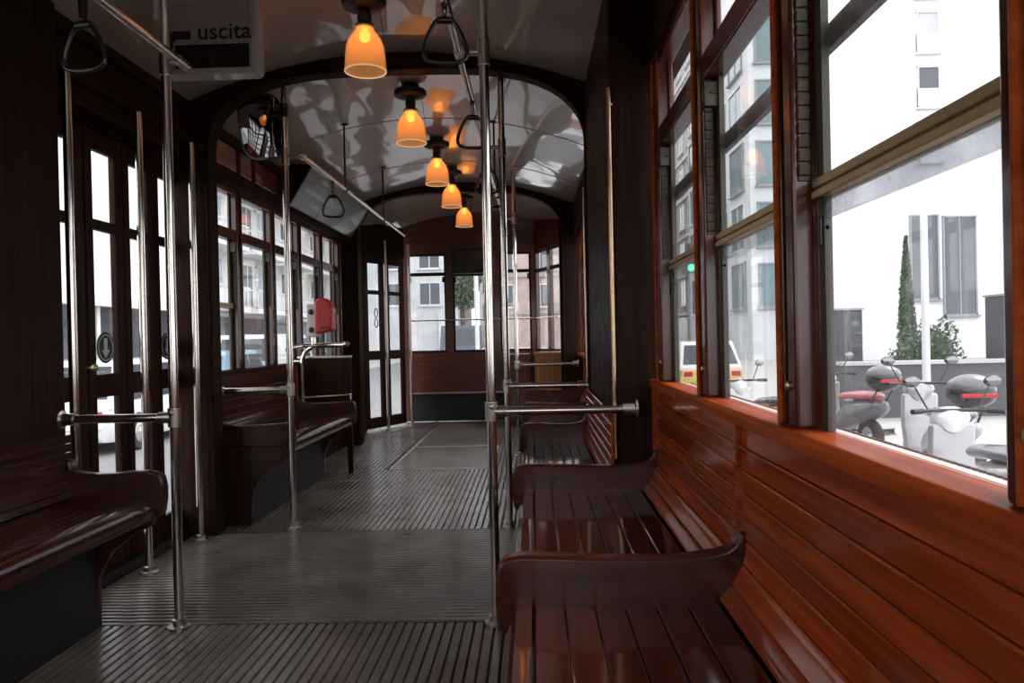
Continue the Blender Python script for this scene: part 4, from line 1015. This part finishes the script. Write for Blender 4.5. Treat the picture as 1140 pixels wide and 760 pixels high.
car(-7.4, 13.6, 4.2, 1.75, 1.50, M['white_paint'], M['white_paint'], 'white parked car seen through the folding door')
car(-.45, 17.4, 4.3, 1.8, 1.48, M['white_paint'], M['white_paint'], 'white car standing on the road in front of the tram')
car(-3.05, 34, 4.8, 1.9, 2.25, M['navy_paint'], M['navy_paint'], 'dark navy van on the road beyond the middle front window', 'van', van=True)

def scooter(x, y, label, body, accent, seat, box=True, rot=0., shield=False, cover=None):
    """a parked motor scooter facing +y; x,y at its middle on the pavement"""
    zg = SZ + .10 if x > 3.9 else SZ
    t = thing('motor_scooter', (x, y, zg), label, 'scooter', 'parked motor scooters'); z = zg
    for yy, r in ((y-.62, .24), (y+.66, .25)):
        m = MB(); m.lathe([(r*.6,-.05),(r*.92,-.055),(r,-.03),(r,.03),(r*.92,.055),(r*.6,.05)], (x, yy, z+r), 24, 'x', close=True); w = m.build('tyre', M['tyre'], t, smooth=45)
        m = MB(); m.lathe([(0,-.05),(.05,-.05),(r*.3,-.02),(r*.6,-.04),(r*.6,.04),(r*.3,.02),(.05,.05),(0,.05)], (x, yy, z+r), 20, 'x'); m.build('wheel_rim', M['silver'], w, smooth=45)
    def loft(secs, nm, mat, sm=60):
        m = MB(); n = 14; vs = []; fs = []
        for (yy, zc, rx, rz) in secs:
            for k in range(n): a = 2*PI*k/n; vs.append((x+rx*math.cos(a), yy, z+zc+rz*math.sin(a)))
        for i in range(len(secs)-1):
            for k in range(n): fs.append((i*n+k, i*n+(k+1) % n, (i+1)*n+(k+1) % n, (i+1)*n+k))
        fs += [tuple(range(n)), tuple(range((len(secs)-1)*n, len(secs)*n))]
        m.add(vs, fs); return m.build(nm, mat, t, smooth=sm)
    loft([(y-.92,.66,.05,.05),(y-.86,.64,.12,.10),(y-.6,.58,.17,.15),(y-.3,.52,.18,.18),(y-.05,.42,.16,.16),(y+.02,.36,.14,.12)], 'rear_body', body)
    loft([(y-.85,.76,.06,.03),(y-.75,.775,.13,.055),(y-.4,.765,.15,.06),(y-.1,.73,.14,.06),(y+.02,.71,.08,.04)], 'seat', seat)
    m = MB(); m.box(x-.16, x+.16, y-.05, y+.38, z+.24, z+.30); m.build('floor_board', M['grey_paint'], t, bevel=.02)
    m = MB(); m.prism([(y+.34,z+.25),(y+.42,z+.25),(y+.54,z+.55),(y+.52,z+.86),(y+.46,z+.90),(y+.44,z+.86),(y+.46,z+.56)], 'x', x-.19, x+.19); m.build('leg_shield', body, t, smooth=40, bevel=.03)
    loft([(y+.42,.90,.10,.09),(y+.50,.93,.17,.10),(y+.60,.88,.13,.10),(y+.68,.80,.06,.06)], 'front_cowl', accent)
    loft([(y+.46,.46,.05,.03),(y+.55,.53,.075,.035),(y+.66,.55,.08,.035),(y+.80,.50,.075,.03),(y+.90,.40,.05,.02)], 'front_mudguard', accent)
    m = MB(); m.tube([(x-.33, y+.36, z+1.00), (x-.18, y+.46, z+1.0), (x+.18, y+.46, z+1.0), (x+.33, y+.36, z+1.0)], .016, 8); m.build('handlebar', M['black'], t, smooth=60)
    m = MB(); m.tube([(x-.37, y+.335, z+1.0), (x-.26, y+.405, z+1.0)], .024, 8); m.tube([(x+.26, y+.405, z+1.0), (x+.37, y+.335, z+1.0)], .024, 8); m.build('handle_grip', M['black_rubber'], t, smooth=60)
    for s in (-1, 1):
        m = MB(); m.tube([(x+s*.20, y+.44, z+1.0), (x+s*.30, y+.46, z+1.20)], .008, 6); m.ball((x+s*.33, y+.46, z+1.25), .075, .022, .05, 14, 8); mr = m.build('wing_mirror', M['black'], t, smooth=60)
        g = MB(); g.ball((x+s*.33, y+.446, z+1.25), .066, .012, .042, 14, 8); g.build('mirror_glass', M['mirror'], mr, smooth=60)
    m = MB(); m.ball((x, y+.66, z+.84), .09, .05, .07, 14, 8); m.build('headlight', M['win_pale'], t, smooth=60)
    m = MB(); m.tube([(x+.13, y-.05, z+.26), (x+.16, y-.5, z+.28), (x+.16, y-.95, z+.36)], [.03,.05,.045], 10); m.build('exhaust', M['chrome_worn'], t, smooth=60)
    m = MB(); m.tube([(x-.05, y+.05, z+.25), (x-.16, y-.02, z)], .012, 6); m.build('kick_stand', M['grey_paint'], t)
    m = MB(); m.tube([(x-.12,y+.58,z+.36),(x-.10,y+.60,z+.80)], .02, 8); m.tube([(x+.12,y+.58,z+.36),(x+.10,y+.60,z+.80)], .02, 8); m.build('front_fork', M['chrome_worn'], t, smooth=60)
    if shield:
        m = MB(); m.prism([(y+.50,z+.98),(y+.52,z+.98),(y+.40,z+1.42),(y+.385,z+1.42)], 'x', x-.22, x+.22); m.build('windshield', M['glass'], t, bevel=.004)
    if box:
        m = MB(); m.ball((x, y-.92, z+1.0), .22, .20, .155, 18, 12); b = m.build('top_box', M['black'], t, smooth=60)
        m = MB(); m.ball((x, y-.93, z+1.055), .205, .185, .12, 18, 12); m.build('box_lid', M['grey_paint'], b, smooth=60)
        m = MB(); m.box(x-.15, x+.15, y-1.135, y-1.10, z+.965, z+1.005); m.build('box_reflector', M['red_plastic'], b, bevel=.01)
        m = MB(); m.tube([(x-.1, y-.8, z+.70), (x-.1, y-.95, z+.86), (x+.1, y-.95, z+.86), (x+.1, y-.8, z+.70)], .012, 8); m.build('box_carrier', M['black'], t, smooth=60)
    if rot: t.rotation_euler = (0, 0, rot)
    return t
scooter(4.15, 10.4, 'dark grey parked scooter with a red seat and black top box', M['grey_paint'], M['white_paint'], M['pink_red'], rot=.12)
scooter(4.22, 8.2, 'silver parked scooter with a big dark top box, beside the white street pole', M['silver'], M['silver'], M['grey_paint'], box=True, rot=-.15)
scooter(3.55, 6.25, 'silver and white parked scooter partly cut off by the nearest window post', M['silver'], M['white_paint'], M['grey_paint'], box=False, rot=-.1)
scooter(3.15, 10.9, 'white parked scooter in front of the yellow car', M['white_paint'], M['white_paint'], M['black'], box=False, shield=True, rot=.3)
# traffic light
t = thing('traffic_light', (5.3, 26.3, SZ), 'traffic light showing green beyond the yellow car', 'traffic light')
m = MB(); m.tube([(5.3, 26.3, SZ+.1), (5.3, 26.3, 3.6)], .055, 12); m.build('signal_pole', M['grey_paint'], t, smooth=60)
m = MB(); m.box(5.13, 5.47, 25.75, 25.95, 3.1, 4.1); m.build('signal_housing', M['shop_dark'], t, bevel=.03)
G = {'signal_red': plain('unlit_red_lens', (.08,.01,.01), .2), 'signal_amber': plain('unlit_amber_lens', (.08,.04,.01), .2), 'signal_green': emit('lit_green_lens', (.05,.95,.45), 6.)}
for k, nm in enumerate(('signal_green', 'signal_amber', 'signal_red')):
    m = MB(); m.ball((5.3, 25.745, 3.28+.31*k), .12, .03, .12, 16, 10); m.build(nm, G[nm], t, smooth=60)

# ------------------------------------------------------------- street opposite
T = building('apartment_house', -28, -15, 31, 62, 24, M['cream_render'], 'cream apartment house with white balconies across the street')
for r in range(6):
    z = 2.75 + r*3.0
    for c in range(5):
        a = 1.2 + c*6.0
        facade_window(T, (-15, 31), (0,1), (1,0), a+.6, z+.15, 1.5, 2.3, M['frame_white'], M['win_dark'], sill=False)
        facade_window(T, (-15, 31), (0,1), (1,0), a+2.7, z+.15, 1.5, 2.3, M['frame_white'], M['win_pale'], sill=False)
        if r < 4:
            m = MB(); y0 = 31+a; m.box(-15, -13.9, y0, y0+5.0, z-.2, z); b = m.build('balcony', M['white_render'], T)
            m = MB(); m.box(-13.96, -13.90, y0, y0+5.0, z+.95, z+1.02); m.box(-13.95, -13.91, y0+.8, y0+5.0-.8, z+.1, z+.8)
            for q in range(26): m.box(-13.945, -13.915, y0+q*.2-.0, y0+q*.2+.03, z, z+.95)
            m.box(-15, -13.9, y0, y0+.04, z+.95, z+1.02); m.build('balcony_railing', M['frame_white'], b)
m = MB(); m.box(-15.05, -14.9, 31, 62, SZ, 2.35); m.build('shopfront', M['shop_dark'], T)
T = building('apartment_house', -26, -14.6, 4, 30.7, 26, M['white_render'], 'plain pale house with dark shopfronts seen through the folding door')
for r in range(5):
    for c in range(4): facade_window(T, (-14.6, 4), (0,1), (1,0), 2+c*3.6, 4.2+r*3.4, 1.5, 2.2, M['frame_white'], M['win_pale'])
m = MB(); m.box(-14.65, -14.5, 4, 30.7, SZ, 2.4); m.build('shopfront', M['shop_dark'], T)
m = MB()
for k in range(9): m.box(-14.52, -14.42, 4.5+k*2.9, 4.7+k*2.9, SZ, 2.5)
m.box(-14.55, -14.1, 4, 30.7, 2.4, 2.75); m.build('shop_pilaster', M['cream_render'], T)
# ahead of the tram
T = building('corner_house', -17, -6.2, 62.5, 76, 22, M['grey_render'], 'grey blue house straight ahead, past the first front window')
for r in range(6):
    for c in range(3): facade_window(T, (-17, 62.5), (1,0), (0,-1), .8+c*3.4, 3.8+r*3.0, 1.8, 1.9, M['frame_white'], M['win_dark'])
m = MB()
for k in range(4): m.box(-16.8+k*3.0, -15.6+k*3.0, 62.2, 62.6, SZ, 3.2)
m.build('portico_column', M['white_render'], T)
T = building('brick_house', -3.8, 8.5, 66, 80, 17, M['brick'], 'pinkish brick house straight ahead, past the third front window')
for r in range(4):
    for c in range(4): facade_window(T, (-3.8, 66), (1,0), (0,-1), .7+c*3.0, 3.6+r*3.2, 1.4, 2.0, M['frame_white'], M['win_dark'])
m = MB()
for r in range(5): m.box(-3.9, 8.6, 65.8, 66.1, 3.0+r*3.2, 3.25+r*3.2)
m.build('string_course', M['stone'], T)
T = building('thin_tower', -6.0, -4.0, 84, 90, 15, M['grey_render'], 'slim grey green tower ahead, past the middle front window')
for r in range(4): facade_window(T, (-6.0, 84), (1,0), (0,-1), .4, 3+r*3, 1.2, 1.8, M['frame_grey'], M['win_teal'])
shrub(-3.75, 40, SZ, .9, 1.5, 'leafy street tree straight ahead, past the middle front window', n=1500, s=.16, cat='tree', name='street_tree', trunk=3.2)
t = thing('street_pole', (-2.25, 30, SZ), 'white street pole straight ahead beside the leafy street tree', 'pole')
m = MB(); m.tube([(-2.25, 30, SZ), (-2.25, 30, 7)], .09, 10); m.build('pole_shaft', M['lamp_post'], t, smooth=60)
m = MB(); m.lathe([(.18,0),(.18,.05),(.10,.10)], (-2.25, 30, SZ), 14); m.build('pole_foot', M['lamp_post'], t, smooth=60)

# ------------------------------------------------------------------ world, camera
W = bpy.data.worlds.new('overcast_sky'); bpy.context.scene.world = W; W.use_nodes = True
nt = W.node_tree; bg = nt.nodes['Background']
tc = N(nt, 'ShaderNodeTexCoord'); no = N(nt, 'ShaderNodeTexNoise'); no.inputs['Scale'].default_value = 2.0; no.inputs['Detail'].default_value = 3
rp = N(nt, 'ShaderNodeValToRGB'); rp.color_ramp.elements[0].color = (.80,.85,.92,1); rp.color_ramp.elements[1].color = (1.0,1.0,1.0,1)
nt.links.new(tc.outputs['Generated'], no.inputs['Vector']); nt.links.new(no.outputs['Fac'], rp.inputs['Fac']); nt.links.new(rp.outputs['Color'], bg.inputs['Color'])
bg.inputs['Strength'].default_value = SKY
sd = bpy.data.lights.new('veiled_sun', 'SUN'); sd.energy = SUN; sd.angle = math.radians(25); sd.color = (1, .97, .93)
so = bpy.data.objects.new('veiled_sun', sd); C.objects.link(so); so.rotation_euler = (math.radians(42), 0, math.radians(SUNAZ))

f_px, cx, cy = 850., 570., 380.
rho = .022
F = Vector((-25.1/f_px, 1, -5.45/f_px)).normalized(); R0 = F.cross(Vector((0,0,1))).normalized(); U0 = R0.cross(F)
R = R0*math.cos(rho) - U0*math.sin(rho); U = U0*math.cos(rho) + R0*math.sin(rho)
cd = bpy.data.cameras.new('camera'); cam = bpy.data.objects.new('camera', cd); C.objects.link(cam)
cd.sensor_width = 36; cd.lens = 36*f_px/1140; cd.clip_start = .03; cd.clip_end = 500
mw = Matrix((( R.x, U.x, -F.x, 0), (R.y, U.y, -F.y, 0), (R.z, U.z, -F.z, 1.1), (0,0,0,1))); cam.matrix_world = mw
sc = bpy.context.scene; sc.camera = cam
sc.view_settings.view_transform = 'Standard'; sc.view_settings.look = 'None'; sc.view_settings.gamma = 1; sc.view_settings.use_curve_mapping = False
sc.view_settings.exposure = EXPO
cy_ = sc.cycles; cy_.max_bounces = 12; cy_.diffuse_bounces = 5; cy_.glossy_bounces = 5; cy_.transparent_max_bounces = 24; cy_.use_denoising = True
cy_.sample_clamp_indirect = 6.; cy_.caustics_reflective = False; cy_.caustics_refractive = False
